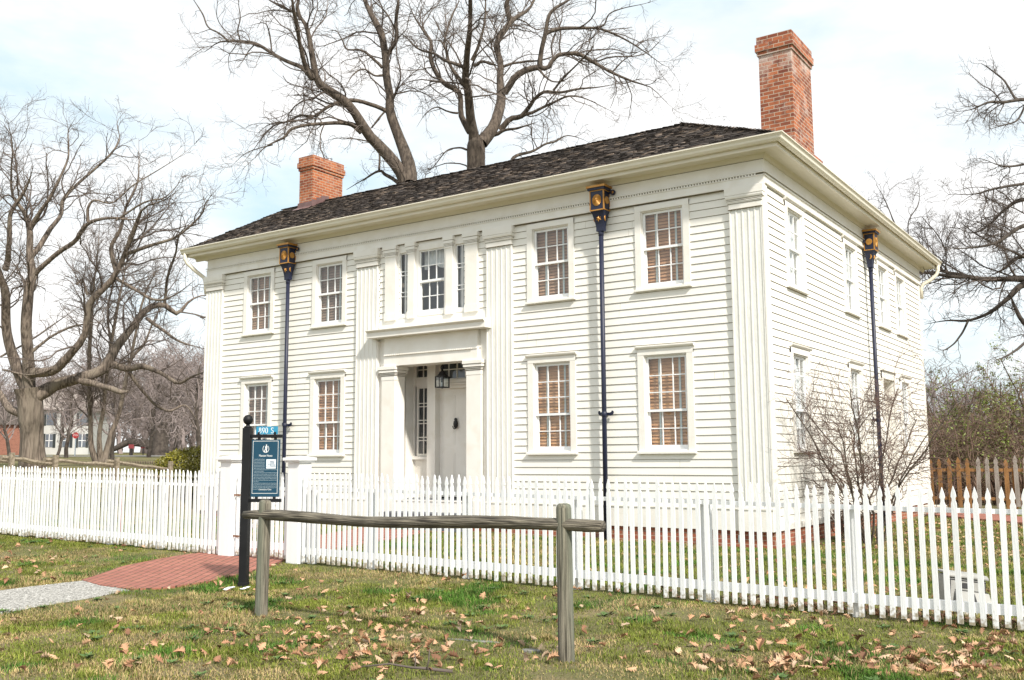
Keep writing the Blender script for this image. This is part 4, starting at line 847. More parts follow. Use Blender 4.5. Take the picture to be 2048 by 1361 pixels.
# ------------------------------------------------------------------ sign
sg = onG(487, 1173); sa = math.atan2(0.45, 0.893)
sgn = thing('sign_post', 'black post with ball top holding a teal information sign and blue number plate', 'sign', tuple(sg), sa); sgn.scale = (1.10, 1.10, 1.10)
MB().box(-0.041, 0.041, -0.041, 0.041, -0.05, 1.60).box(-0.046, 0.046, -0.046, 0.046, -0.05, 0.04).ob('post', M['post'], sgn, bev=0.004)
MB().lathe([(0.040, 1.601), (0.040, 1.612), (0.022, 1.622), (0.018, 1.632), (0.030, 1.640), (0.043, 1.655), (0.050, 1.678), (0.050, 1.690), (0.043, 1.712), (0.030, 1.727), (0.012, 1.735)], (0, 0, 0), 20).ob('ball_finial', M['post'], sgn, True)
for z in (1.495, 0.842): MB().box(0.041, 0.375, -0.016, 0.016, z, z+0.034).ob('arm', M['post'], sgn, bev=0.003)
m = MB()
for x in (0.115, 0.29):
    m.box(x, x+0.022, -0.014, 0.014, 1.475, 1.495).box(x, x+0.022, -0.022, -0.016, 1.500, 1.555)
for x in (0.10, 0.29): m.box(x, x+0.022, -0.014, 0.014, 0.876, 0.895)
m.ob('clip', M['post'], sgn)
PX0, PX1, PZ0, PZ1 = 0.052, 0.352, 0.895, 1.478
pn = MB().box(PX0, PX1, -0.011, 0.011, PZ0, PZ1).ob('panel', M['panel'], sgn, bev=0.002)
pl = MB().box(0.095, 0.325, -0.012, 0.004, 1.531, 1.612).ob('number_plate', M['plate'], sgn, bev=0.002)
def text(body, x, z, size, mat, parent, y, align='LEFT', sx=1.0, name='lettering', shear=0.0, off=0.0, ls=1.0, wrap=None):
    cu = bpy.data.curves.new('t', 'FONT'); cu.body = body; cu.size = size; cu.align_x = align; cu.extrude = 0.0006; cu.shear = shear; cu.offset = off; cu.space_line = ls; cu.resolution_u = 3
    to = bpy.data.objects.new('t', cu); COL.objects.link(to); bpy.context.view_layer.update()
    me = bpy.data.meshes.new_from_object(to.evaluated_get(bpy.context.evaluated_depsgraph_get())); bpy.data.objects.remove(to)
    co = np.empty(len(me.vertices)*3, np.float32); me.vertices.foreach_get('co', co); co = co.reshape(-1, 3)
    V = np.stack([x+co[:, 0]*sx, y-co[:, 2], z+co[:, 1]], 1).astype(np.float32); me.vertices.foreach_set('co', V.ravel()); me.update()
    me.materials.clear(); me.materials.append(mat); me.name = name
    o = bpy.data.objects.new(name, me); COL.objects.link(o); o.parent = parent; return o
# serif numerals of the plate, drawn as thick and thin strokes
def stroke(pts, ws, y, m):
    P = np.array(pts, float); W_ = np.interp(np.linspace(0, 1, len(P)), np.linspace(0, 1, len(ws)), ws); T = np.gradient(P, axis=0); T = T/np.maximum(np.linalg.norm(T, axis=1, keepdims=True), 1e-9)
    N_ = np.stack([-T[:, 1], T[:, 0]], 1); A = P+N_*W_[:, None]/2; B = P-N_*W_[:, None]/2; n = len(P)
    V = [(a[0], y, a[1]) for a in A]+[(b[0], y, b[1]) for b in B]; m.add(V, [(i, n+i, n+i+1, i+1) for i in range(n-1)])
def arc(cx, cz, rx, rz, a0, a1, n=24): return [(cx+rx*math.cos(a), cz+rz*math.sin(a)) for a in np.linspace(math.radians(a0), math.radians(a1), n)]
def contrast(pts, thin, thick):
    P = np.array(pts); T = np.abs(np.gradient(P, axis=0)); v = T[:, 1]/np.maximum(T.sum(1), 1e-9); return list(thin+(thick-thin)*v)
m = MB(); y = -0.0128; zc = 1.5425; hh = 0.058; thn, thk = 0.0028, 0.0072
def ring(cx, cz, rx, rz): p_ = arc(cx, cz, rx, rz, 0, 360, 30); stroke(p_, contrast(p_, thn, thk), y, m)
x = 0.138; ring(x, zc+hh*0.77, 0.0085, hh*0.21); ring(x, zc+hh*0.28, 0.0112, hh*0.27)
x = 0.173; ring(x, zc+hh*0.66, 0.0108, hh*0.32); p_ = [(x+0.0105, zc+hh*0.66), (x+0.0095, zc+hh*0.35), (x+0.003, zc+hh*0.10), (x-0.008, zc+hh*0.0)]; stroke(p_, [thk, thk, thk*0.7, thn], y, m)
x = 0.208; ring(x, zc+hh*0.49, 0.0115, hh*0.49)
x = 0.268; p_ = arc(x, zc+hh*0.74, 0.0095, hh*0.24, 30, 250)+arc(x+0.001, zc+hh*0.25, 0.0105, hh*0.25, 70, -150); stroke(p_, contrast(p_, thn, thk), y, m)
stroke([(x+0.0105, zc+hh*0.78), (x+0.0105, zc+hh*1.0)], [0.0035, 0.0025], y, m); stroke([(x-0.0105, zc+hh*0.22), (x-0.0105, zc)], [0.0035, 0.0025], y, m)
m.ob('lettering', M['ink'], pl)
# border, emblem, picture and text of the panel
m = MB(); yb = -0.0118; i0 = 0.014
for (a, b, c, d) in ((PX0+i0, PX1-i0, PZ1-i0-0.004, PZ1-i0), (PX0+i0, PX1-i0, PZ0+i0+0.02, PZ0+i0+0.024), (PX0+i0, PX0+i0+0.004, PZ0+i0+0.024, PZ1-i0-0.004), (PX1-i0-0.004, PX1-i0, PZ0+i0+0.024, PZ1-i0-0.004)):
    m.quad((a, yb, c), (b, yb, c), (b, yb, d), (a, yb, d))
m.ob('border', M['ink'], pn)
m = MB(); ex, ez = 0.205, 1.382; p_ = arc(ex, ez, 0.032, 0.037, 125, 415, 30); stroke(p_, [0.0045]*30, yb, m)
for pts in ([(-0.001, 0.040), (0.004, 0.046), (0.010, 0.044), (0.012, 0.036), (0.008, 0.030), (0.001, 0.031)],
            [(-0.006, 0.026), (0.006, 0.030), (0.016, 0.024), (0.014, 0.005), (0.010, -0.006), (0.016, -0.034), (0.002, -0.034), (0.002, -0.012), (-0.008, 0.004)],
            [(-0.004, 0.010), (0.002, 0.002), (-0.004, -0.008), (-0.012, -0.022), (-0.02, -0.026), (-0.014, -0.012)], [(-0.022, -0.022), (-0.010, -0.016), (-0.006, -0.03), (-0.018, -0.032)]):
    m.add([(ex+a, yb, ez+b) for a, b in pts], [tuple(range(len(pts)))[::-1]])
m.ob('emblem', M['ink'], pn)
text('Mansion House', 0.205, 1.303, 0.0315, M['ink'], pn, yb, 'CENTER', 0.72)
t1_ = ['  Completed in 1843, the Mansion', 'House was the second Nauvoo', 'residence of Joseph Smith and his', 'wife Emma. A hotel wing was', 'added and opened in late 1843.', 'The hotel was leased to Ebenezer', 'Robinson in January 1844, except']
t2_ = ['for six rooms retained by the Smith family, who continued there', 'as their private residence.', '  Political and civic leaders and surrounding communities', 'came to Nauvoo to meet the prophet, and many to lodge. The', 'Mansion House became a center for the business of the Nauvoo', 'Legion and the City. After the deaths of Joseph and his brother', 'Hyrum was killed at Carthage on June 27, 1844, their bodies', 'lay in state at the Mansion House where many came to mourn', 'and to honor.', '  Emma and her family continued to live in the Mansion House', 'for years after the move West. It served as a hotel until the', 'fall of 1869, when Emma moved to the Riverside Mansion across', 'the street. The foundation of the hotel wing can be seen on the', 'east side of the Mansion House.']
zt = 1.273
def body_line(s, z, w, nm):
    tx = text(s, 0.0, z, 0.0135, M['ink2'], pn, yb, 'LEFT', 1.0, nm); co = np.empty(len(tx.data.vertices)*3, np.float32); tx.data.vertices.foreach_get('co', co); co = co.reshape(-1, 3)
    wid = co[:, 0].max(); k = min(0.86, w/wid) if w else 0.80
    co[:, 0] = 0.079+co[:, 0]*k; tx.data.vertices.foreach_set('co', co.ravel()); tx.data.update(); return tx
lines = []
for i, s in enumerate(t1_): lines.append((s, zt-i*0.0152, 0.118))
for i, s in enumerate(t2_): lines.append((s, zt-(7+i)*0.0152, 0.250 if i not in (1, 8, 13) else None))
Vs, Fs = [], []; 
for s, z, w in lines:
    o = body_line(s, z, w, 'lettering'); b = len(Vs); Vs += [tuple(v.co) for v in o.data.vertices]; Fs += [tuple(i+b for i in p.vertices) for p in o.data.polygons]; bpy.data.objects.remove(o)
mesh_obj('lettering', Vs, Fs, M['ink2'], pn)
text('Community of Christ', 0.205, 0.963, 0.0215, M['ink'], pn, yb, 'CENTER', 0.72, shear=0.35)
q = lambda m, a, b, c, d, y: m.quad((a, y, c), (b, y, c), (b, y, d), (a, y, d))
m = MB(); q(m, 0.213, 0.316, 1.182, 1.276, yb); ph = m.ob('picture', M['picw'], pn)
m = MB(); q(m, 0.253, 0.300, 1.208, 1.245, yb-0.0006); q(m, 0.226, 0.252, 1.212, 1.236, yb-0.0006); q(m, 0.215, 0.314, 1.196, 1.206, yb-0.0006); m.ob('printed_house', M['pic2'], ph)
m = MB(); m.add([(0.250, yb-0.0011, 1.246), (0.302, yb-0.0011, 1.243), (0.292, yb-0.0011, 1.256), (0.256, yb-0.0011, 1.258)], [(0, 1, 2, 3)]); q(m, 0.255, 0.263, 1.209, 1.234, yb-0.0011)
for a in (0.268, 0.280, 0.291): q(m, a, a+0.006, 1.213, 1.223, yb-0.0011); q(m, a, a+0.006, 1.230, 1.239, yb-0.0011)
for a in (0.231, 0.242): q(m, a, a+0.004, 1.218, 1.226, yb-0.0011)
q(m, 0.262, 0.314, 1.198, 1.202, yb-0.0011); q(m, 0.301, 0.309, 1.210, 1.224, yb-0.0011); m.ob('printed_shade', M['pic1'], ph)

# ------------------------------------------------------------------ small things
ub = thing('utility_box', 'pale grey utility box with sloping lid standing in leaves behind the right fence', 'utility box', tuple(gp(3.93, -6.15)), math.radians(33))
MB().prism([(-0.13, -0.05), (0.13, -0.05), (0.13, 0.34), (-0.10, 0.30), (-0.13, 0.28)], -0.17, 0.17, 'x').ob('cabinet', M['util'], ub, bev=0.008)
MB().prism([(-0.145, 0.285), (-0.11, 0.312), (0.145, 0.355), (0.145, 0.375), (-0.115, 0.332), (-0.15, 0.305)], -0.19, 0.19, 'x').ob('lid', M['util'], ub, bev=0.006)
MB().prism([(-0.28, -0.05), (-0.131, -0.05), (-0.131, 0.17), (-0.15, 0.17)], -0.12, 0.19, 'x').ob('front_cover', M['util'], ub, bev=0.006)
ub.rotation_euler = (math.radians(-9), math.radians(7), math.radians(33))
MB().box(-0.168, 0.168, -0.1335, -0.130, 0.262, 0.272).box(-0.12, 0.19, -0.1345, -0.1305, 0.172, 0.180).box(-0.05, 0.03, -0.138, -0.130, 0.20, 0.245).box(-0.165, -0.158, -0.1335, -0.13, 0.0, 0.26).box(0.157, 0.164, -0.1335, -0.13, 0.0, 0.26).ob('seam', M['iron'], ub)
MB().prism([(-0.272, 0.0), (-0.165, 0.15), (-0.168, 0.155), (-0.276, 0.004)], 0.03, 0.045, 'x').ob('cover_seam', M['iron'], ub)
for (px, py, lb, s) in ((458, 1182, 'crumpled white paper scrap in the grass left of the sign post', 1.0), (489, 1181, 'flat white and blue paper scrap at the foot of the sign post', 0.9)):
    p0 = onG(px, py); r = np.random.default_rng(px); n = 7; gx_, gy_ = np.meshgrid(np.linspace(-0.06, 0.06, n), np.linspace(-0.04, 0.04, n))
    gz_ = 0.022+0.012*r.random((n, n))+0.012*np.sin(gx_*30+gy_*20); i_ = (np.arange(n-1)[:, None]*n+np.arange(n-1)[None]).ravel()
    o = mesh_obj('paper_scrap', np.stack([gx_.ravel(), gy_.ravel(), gz_.ravel()], 1)*s, np.stack([i_, i_+1, i_+n+1, i_+n], 1), M['paper']); o.location = tuple(p0); tag(o, lb, 'litter')
    o.rotation_euler = (0, 0, 0.6)
for (px, py, lx, ly, lb) in ((945, 1284, 0.24, 0.035, 'thin sliver of grey stone showing through the lawn between the log posts'), (1062, 1303, 0.07, 0.04, 'small grey stone in the lawn left of the right log post'), (1862, 1040, 0.10, 0.06, 'small dark stone by the brick walk')):
    p0 = onG(px, py); r = np.random.default_rng(px); k = 11; V = []
    for z, s in ((-0.03, 1.0), (0.008, 0.97), (0.013, 0.85)):
        for j in range(k): a = 2*math.pi*j/k; q_ = s*(0.85+0.3*np.random.default_rng(px+j).random()); V.append((lx*q_*math.cos(a), ly*q_*math.sin(a), z))
    Fl = [(i*k+j, i*k+(j+1) % k, (i+1)*k+(j+1) % k, (i+1)*k+j) for i in range(2) for j in range(k)]+[tuple(range(2*k, 3*k))]
    o = mesh_obj('stone', V, Fl, M['stone'] if px > 1100 else M['slab']); o.location = tuple(p0); o.rotation_euler = (0, 0, 0.25); tag(o, lb, 'stone')

# ------------------------------------------------------------------ trees
def resample(P, R, n):
    P = np.asarray(P, float); R = np.asarray(R, float); m_ = len(P)
    Q = np.concatenate([[2*P[0]-P[1]], P, [2*P[-1]-P[-2]]]); t = np.linspace(0, m_-1-1e-6, n); i = t.astype(int); f = (t-i)[:, None]
    p0, p1, p2, p3 = Q[i], Q[i+1], Q[i+2], Q[i+3]
    C = 0.5*(2*p1+(p2-p0)*f+(2*p0-5*p1+4*p2-p3)*f**2+(3*p1-p0-3*p2+p3)*f**3)
    return C, np.interp(t, np.arange(m_), R)
def grow(P, R, cnt, Lb, ang, n, r, tmin=0.2, up=0.1, wig=0.25, ratio=0.6, rl=0.012, rmin=0.003, tip=0.35, curl=0.0, tpow=0.4):
    Mn, n0, _ = P.shape; idx = np.repeat(np.arange(Mn), cnt); K_ = len(idx)
    if K_ == 0: return np.zeros((0, n, 3)), np.zeros((0, n))
    t = tmin+(1-tmin)*r.random(K_); ft = t*(n0-1.001); i0 = ft.astype(int); f = (ft-i0)[:, None]
    pos = P[idx, i0]*(1-f)+P[idx, i0+1]*f; tan = unit(P[idx, i0+1]-P[idx, i0]); rad = R[idx, i0]*(1-f[:, 0])+R[idx, i0+1]*f[:, 0]
    v = r.normal(size=(K_, 3)); perp = unit(v-(v*tan).sum(1, keepdims=True)*tan); a = ang*r.uniform(0.6, 1.4, K_)[:, None]
    d = unit(np.cos(a)*tan+np.sin(a)*perp+np.array([0, 0, up])); Ln = np.asarray(Lb)[idx]*(1-tpow*t)*r.uniform(0.5, 1.35, K_)
    r0 = np.maximum(np.minimum(rad*ratio, rl*Ln+0.002), rmin); out = np.empty((K_, n, 3)); out[:, 0] = pos; step = (Ln/(n-1))[:, None]
    for k in range(1, n):
        d = unit(d+wig*r.normal(size=(K_, 3))+np.array([0, 0, curl])); out[:, k] = out[:, k-1]+d*step
    return out, np.maximum(r0[:, None]*np.linspace(1, tip, n)[None], rmin*0.7)
def plen(P): return np.linalg.norm(np.diff(P, axis=1), axis=2).sum(1)
def trace(limbs, dep0, seed, spread=0.45, n=26, origin=None, wobble=0.012):
    """limbs: lists of (px, py, width px); each gets its own run in depth, starting where it leaves an earlier limb"""
    r = np.random.default_rng(seed); Ps, Rs, flat, fd = [], [], np.zeros((0, 2)), np.zeros(0)
    for li, lb in enumerate(limbs):
        A = np.array(lb, float); c2, w2 = resample(np.c_[A[:, :2], np.zeros(len(A))], A[:, 2], n)
        seg = np.r_[0, np.cumsum(np.hypot(*np.diff(c2[:, :2], axis=0).T))]
        if li == 0: d0 = dep0; s = 0.0
        else:
            d0 = fd[np.argmin(((flat-c2[0, :2])**2).sum(1))]; s = r.uniform(-1, 1)*spread; s = s+0.25*np.sign(s)*spread
        dd = d0+(seg/F*d0)*s+0.10*(seg/F*d0)*np.sin(seg/seg[-1]*5+r.random()*6)*(li > 0)
        P = np.stack([CAMP+ray(a, b)*d for (a, b), d in zip(c2[:, :2], dd)]); Rr_ = np.maximum(w2/2/F*dd, 0.008)
        wb = np.stack([np.interp(np.linspace(0, 1, n), np.linspace(0, 1, 9), r.normal(0, 1, 9)) for _ in range(3)], 1); P[1:-1] += wb[1:-1]*Rr_[1:-1, None]*(0.22 if li else 0.0); Rr_ = Rr_*(1+(0.05*np.interp(np.linspace(0, 1, n), np.linspace(0, 1, 12), r.normal(0, 1, 12))))
        Rr_ = Rr_*np.interp(np.linspace(0, 1, n), [0, 0.7, 1], [1, 1, 0.35]) if li else Rr_
        Ps.append(P); Rs.append(Rr_); flat = np.r_[flat, c2[:, :2]]; fd = np.r_[fd, dd]
    return np.array(Ps), np.array(Rs)
def bumpy(V, amp, s, seed):
    return V
def make_tree(name, label, limbs, dep, seed, bark, twig, group=None, dens=1.0, spread=0.45, l1=0.32, base=None, up1=0.12, up2=0.1, curl=0.0, ang=0.85, big=1.0, tw=1.0):
    r = np.random.default_rng(seed+50); P, R = trace(limbs, dep, seed, spread)
    b0 = P[0][0]; zb = float(g(b0[0], b0[1])) if base is None else base
    P[0][0] = (b0[0], b0[1], min(b0[2], zb-0.1)) if base is None else b0
    t = thing(name, label, 'tree', (b0[0], b0[1], zb), group=group); off = np.array([b0[0], b0[1], zb])
    V, Fc = tubes(P-off, R, 12)
    rr_ = np.random.default_rng(seed); mesh_obj('trunk', V, Fc, bark, t, True)
    ln = plen(P)
    c1n = np.maximum(3, (ln*3.2*dens)).astype(int); c1n[0] = max(1, int(c1n[0]*0.15))
    P1, R1 = grow(P, R, c1n, np.clip(ln*l1, 0.9, 2.6)*big, ang, 9, r, 0.22, up1, 0.24, 0.55, 0.012, 0.007, 0.4, curl)
    l1_ = plen(P1); P2, R2 = grow(P1, R1, np.maximum(2, (l1_*5.0*dens)).astype(int), np.clip(l1_*0.55, 0.35, 1.2), 0.8, 6, r, 0.15, up2, 0.26, 0.6, 0.009, 0.0042, 0.5, curl)
    l2_ = plen(P2); P3, R3 = grow(P2, R2, np.maximum(2, (l2_*10.0*dens*tw)).astype(int), np.clip(l2_*0.6, 0.2, 0.6), 0.8, 4, r, 0.12, up2, 0.25, 0.7, 0.008, 0.0028, 0.6, curl)
    tips = P[:, -1:]; 
    V, Fc = cat([tubes(P1-off, R1, 6), tubes(P2-off, R2, 4), tubes(P3-off, R3, 3)])
    mesh_obj('crown', V, Fc, twig, t, False)
    return t
def zm(ox, oy, s, rows): return [[(ox+a/s, oy+b/s, w/s) for a, b, w in row] for row in rows]
def rows(txt):
    out = []
    for line in txt.strip().split('\n'):
        v = [float(q) for q in line.replace('/', ' ').split()]; out.append([tuple(v[i:i+3]) for i in range(0, len(v), 3)])
    return out
TA = zm(850, 0, 3.531, rows('''
368 1900 150 / 366 1500 140 / 362 1250 132 / 360 1060 126 / 368 985 118
345 1010 80 / 330 880 64 / 318 760 60 / 305 640 58 / 285 560 50 / 300 440 42 / 312 300 38 / 318 150 34 / 318 0 30 / 322 -200 24 / 330 -420 16 / 350 -640 8
400 1010 88 / 460 930 80 / 510 800 70 / 540 690 62 / 530 560 50 / 535 450 46 / 515 350 44 / 520 280 40 / 570 200 38 / 620 140 34 / 720 80 26 / 770 0 22 / 840 -130 16 / 900 -300 8
318 935 46 / 290 890 44 / 250 810 40 / 250 700 38 / 225 640 36 / 130 590 32 / 70 500 30 / 35 400 28 / 45 300 24 / 5 230 22 / -60 140 16 / -100 60 12 / -150 -80 7
270 600 30 / 180 460 22 / 150 350 20 / 135 320 18 / 160 200 16 / 200 90 14 / 240 0 12 / 260 -150 7
598 150 38 / 575 60 36 / 585 -20 32 / 600 -200 24 / 560 -420 10
560 660 50 / 620 560 46 / 700 500 44 / 800 480 40 / 860 485 32 / 920 400 28 / 1000 380 30 / 1080 380 28 / 1200 450 24 / 1320 515 20 / 1480 580 16 / 1600 620 10 / 1700 720 6 / 1790 800 4
812 475 38 / 820 370 34 / 850 240 32 / 870 130 26 / 920 60 22 / 1000 10 18 / 1060 -40 14 / 1160 -180 8
855 235 28 / 960 205 24 / 1100 200 22 / 1220 205 18 / 1350 250 14 / 1480 320 10 / 1600 400 7 / 1700 470 5 / 1800 470 3
530 920 42 / 600 840 38 / 680 825 34 / 740 750 30 / 780 690 24 / 850 650 22 / 950 655 20 / 1080 630 16 / 1200 620 12 / 1320 600 8 / 1430 570 5
690 820 26 / 770 790 22 / 860 750 18 / 920 720 18 / 1020 680 14 / 1140 700 8 / 1300 780 5 / 1400 820 3
480 955 30 / 560 925 22 / 660 905 16 / 800 860 9
600 1300 30 / 610 1150 24 / 650 1100 22 / 760 1070 18 / 850 1020 16 / 920 1000 13 / 1000 960 10 / 1100 980 6 / 1180 1020 3
1180 200 14 / 1260 180 12 / 1300 100 10 / 1400 60 7 / 1540 30 5 / 1640 0 3
555 470 20 / 680 440 16 / 800 430 12 / 900 400 9 / 960 330 6
905 640 16 / 1000 530 14 / 1090 440 12 / 1180 340 9 / 1200 250 5
285 475 28 / 150 430 22 / 60 380 18 / -60 340 12 / -150 250 9 / -240 210 5
345 470 26 / 400 440 20 / 460 450 18 / 520 470 14
305 1060 16 / 230 1045 12 / 150 1070 9 / 60 1180 6 / 0 1230 4
232 800 18 / 160 790 12 / 80 760 9 / 0 810 6 / -60 900 4
330 430 26 / 380 320 22 / 410 210 18 / 425 100 14 / 430 0 11 / 470 -150 6
800 490 18 / 870 560 12 / 930 580 10 / 1000 560 7 / 1080 500 4
1315 515 12 / 1400 430 8 / 1480 380 6 / 1600 330 3'''))
TB = zm(360, 0, 3.2407, rows('''
1480 1900 130 / 1478 1500 120 / 1470 1290 104 / 1466 1200 96
1455 1180 86 / 1400 1080 82 / 1320 980 80 / 1230 890 70 / 1170 800 66 / 1120 720 56 / 1050 640 58 / 960 580 56 / 890 520 50 / 870 420 42 / 845 280 36 / 820 180 32 / 790 130 28 / 730 80 26 / 640 40 22 / 610 10 16
1492 1185 90 / 1480 1080 78 / 1430 930 68 / 1390 800 64 / 1365 700 60 / 1370 620 56 / 1340 500 48 / 1330 400 46 / 1320 310 44 / 1300 210 42 / 1250 110 38 / 1200 0 34 / 1170 -90 30 / 1120 -300 18 / 1100 -480 8
860 510 40 / 810 420 30 / 780 300 28 / 760 180 26 / 740 80 26 / 730 0 22 / 700 -180 12
785 130 26 / 765 60 24 / 765 0 20 / 800 -160 10
855 510 36 / 790 440 28 / 700 400 24 / 600 350 22 / 500 290 20 / 420 270 18 / 330 268 14 / 240 280 10 / 150 340 6 / 60 310 3
310 265 12 / 250 215 11 / 185 180 10 / 150 100 9 / 100 20 7 / 60 -40 5
595 345 12 / 575 200 8 / 540 150 6 / 440 170 4
390 266 10 / 375 200 9 / 390 120 8 / 380 20 6 / 390 -80 4
1348 350 30 / 1400 260 26 / 1400 150 24 / 1410 60 20 / 1420 -20 16 / 1460 -200 8
1340 722 30 / 1250 680 28 / 1150 655 26 / 1050 660 26 / 950 700 22 / 870 755 18 / 780 750 16 / 700 790 13 / 600 800 10 / 520 850 6 / 430 960 4
1180 855 46 / 1120 810 32 / 1050 800 28 / 950 800 24 / 830 810 20 / 720 840 18 / 680 890 16 / 560 950 10 / 480 1030 6 / 380 1120 4
1420 1190 30 / 1330 1130 20 / 1290 1110 16 / 1200 1160 11 / 1080 1230 8
1310 440 20 / 1240 370 16 / 1170 325 14 / 1080 320 11 / 1050 260 9 / 1010 200 7 / 930 210 4
1325 490 18 / 1260 490 12 / 1190 450 10 / 1120 490 9 / 1060 590 7
870 755 14 / 800 780 12 / 650 800 10 / 560 860 7 / 470 980 5 / 350 1130 3
600 940 9 / 520 960 7 / 420 1000 5 / 320 1090 3
1290 1100 14 / 1290 1000 12 / 1250 930 10 / 1120 900 8 / 1000 900 5 / 900 930 3
1400 200 12 / 1340 90 10 / 1270 20 8 / 1200 -60 5
1330 720 14 / 1240 830 9 / 1300 770 6'''))
TC = zm(0, 200, 1.9443, rows('''
128 1440 104 / 126 1380 92 / 124 1300 86 / 120 1210 88 / 112 1120 104
110 1150 64 / 60 1020 50 / 25 900 44 / 20 760 36 / 0 690 30 / -30 600 26 / -60 460 18 / -70 300 9
110 1130 62 / 110 980 50 / 100 870 46 / 105 750 44 / 125 680 40 / 115 600 32 / 115 500 26 / 90 430 20 / 50 370 14 / 45 270 11 / 50 180 8 / 30 80 5
120 612 26 / 190 510 22 / 235 450 18 / 245 390 17 / 300 330 14 / 380 260 11 / 440 200 8 / 465 150 6 / 455 90 4 / 490 40 3
118 500 24 / 160 430 18 / 200 370 14 / 260 240 10 / 265 180 8 / 265 120 6 / 300 60 3
128 685 26 / 210 610 22 / 290 550 20 / 340 480 18 / 440 460 12 / 520 465 8 / 600 440 4
342 475 16 / 345 420 12 / 370 390 10 / 440 400 7 / 520 330 6 / 620 270 5 / 700 220 4 / 760 170 2
140 1150 72 / 220 1100 56 / 300 1080 54 / 400 1050 50 / 450 960 40 / 520 880 34 / 580 810 30 / 640 800 26 / 690 830 20 / 740 780 13 / 800 760 9 / 860 770 5
425 1030 36 / 500 1045 30 / 560 1040 26 / 620 1060 20 / 690 1100 16 / 740 1080 11 / 790 1060 8 / 850 1050 4
290 1085 32 / 380 1110 28 / 470 1135 22 / 500 1130 12
505 1060 18 / 560 1140 14 / 610 1190 12 / 660 1210 12 / 720 1190 9 / 770 1250 4
130 1060 46 / 210 1050 40 / 270 1000 36 / 330 930 34 / 345 800 30 / 400 740 28 / 450 680 26 / 490 590 22 / 530 490 20 / 560 420 12 / 640 390 8 / 720 330 4
455 675 24 / 430 580 20 / 470 500 16 / 490 420 12 / 530 330 9 / 540 250 7 / 540 150 4
490 600 18 / 600 560 14 / 690 530 11 / 780 450 8 / 800 400 6 / 860 330 3
440 690 16 / 530 740 13 / 600 780 11 / 680 760 8 / 760 700 5
105 1230 40 / 40 1200 34 / 0 1150 30 / -60 1080 26 / -130 1040 14
20 660 28 / 35 580 24 / 45 440 20 / 100 350 14 / 130 260 7
570 850 18 / 640 900 14 / 700 940 10 / 800 970 5
640 800 16 / 650 700 12 / 680 600 10 / 700 520 7 / 760 460 4
0 1000 9 / 110 940 8 / 200 880 7 / 310 800 4
10 1050 9 / 120 1070 8 / 220 1040 6 / 300 1010 3
110 990 16 / 190 930 12 / 290 880 9 / 420 860 5
340 760 12 / 320 700 10 / 300 720 8 / 300 690 4
450 470 10 / 560 400 8 / 640 380 6 / 700 320 3'''))
TD = rows('''
203 1000 26 / 203 960 24 / 202 930 20
196 932 15 / 183 893 10 / 180 838 9 / 179 780 8.5 / 178 710 8 / 182 640 6.5 / 188 570 5 / 196 500 3 / 200 430 2
204 930 14 / 200 870 9 / 208 815 8 / 212 770 7.5 / 222 690 6.5 / 236 610 5.5 / 250 540 4 / 262 470 2.5
210 925 14 / 222 870 10 / 238 825 9 / 248 780 8 / 262 720 7 / 288 690 5.5 / 308 640 4.5 / 340 585 3
262 722 6 / 275 650 5 / 290 590 4 / 318 530 2.5
222 690 5 / 215 630 4 / 228 560 3 / 240 500 2''')
TE = zm(1700, 60, 1.9443, rows('''
1000 1950 120 / 1000 1700 110 / 1000 1450 104 / 1005 1250 100 / 1010 1050 90 / 1010 850 74 / 1000 650 60 / 985 450 48 / 960 300 36 / 940 150 24 / 930 0 12
1005 1150 44 / 900 1060 38 / 760 1000 32 / 677 970 26 / 600 970 20 / 500 970 17 / 430 955 15 / 360 940 11 / 320 890 8 / 230 820 6 / 180 770 4 / 110 690 3
455 963 13 / 370 958 11 / 280 945 8 / 200 960 5
770 1000 26 / 677 990 22 / 610 1050 16 / 540 1100 12 / 460 1130 10 / 380 1130 7 / 290 1145 4
460 1130 8 / 430 1190 6 / 380 1240 5 / 340 1245 3
1005 950 30 / 800 920 20 / 677 880 14 / 600 930 9 / 540 960 5
1000 740 30 / 860 680 22 / 677 660 14 / 600 700 10 / 540 760 8 / 470 790 5 / 400 760 3
995 640 26 / 800 590 18 / 677 600 10 / 560 620 8 / 480 640 5 / 380 640 3
965 330 26 / 800 280 18 / 677 270 12 / 600 280 10 / 540 280 8 / 470 310 5 / 400 320 2
645 272 8 / 600 200 6 / 540 150 4 / 510 130 3
690 275 8 / 650 350 6 / 600 370 5 / 530 390 2
1000 830 24 / 800 780 18 / 677 760 14 / 560 830 9 / 430 850 5 / 350 840 3
1005 1250 28 / 800 1230 22 / 677 1140 16 / 640 1070 12 / 610 1010 6
985 480 20 / 820 500 14 / 700 520 9 / 600 530 6 / 510 500 3
180 770 5 / 160 720 4 / 130 650 3 / 100 600 2
225 815 5 / 230 740 4 / 265 680 3 / 270 610 2
700 890 10 / 600 850 7 / 500 800 5 / 420 740 3
800 1100 16 / 720 1180 12 / 640 1250 8 / 560 1290 5'''))
make_tree('bare_tree', 'tall bare tree with forked trunk rising behind the middle of the roof', TA, 36.0, 11, M['bark'], M['twig'], dens=0.95, big=1.1, curl=-0.02, tw=0.62)
make_tree('bare_tree', 'tall bare tree with two leaning stems behind the left chimney', TB, 35.0, 12, M['bark'], M['twig'], dens=0.95, big=1.1, curl=-0.02, tw=0.62)
TC = TC[:1]+[[(a, b, w*0.84) for a, b, w in l_] for l_ in TC[1:]]
make_tree('oak_tree', 'big old bare oak with thick spreading limbs left of the house', TC, 30.0, 13, M['oakbark'], M['twig'], dens=1.05, spread=0.4, big=1.0, tw=0.7)
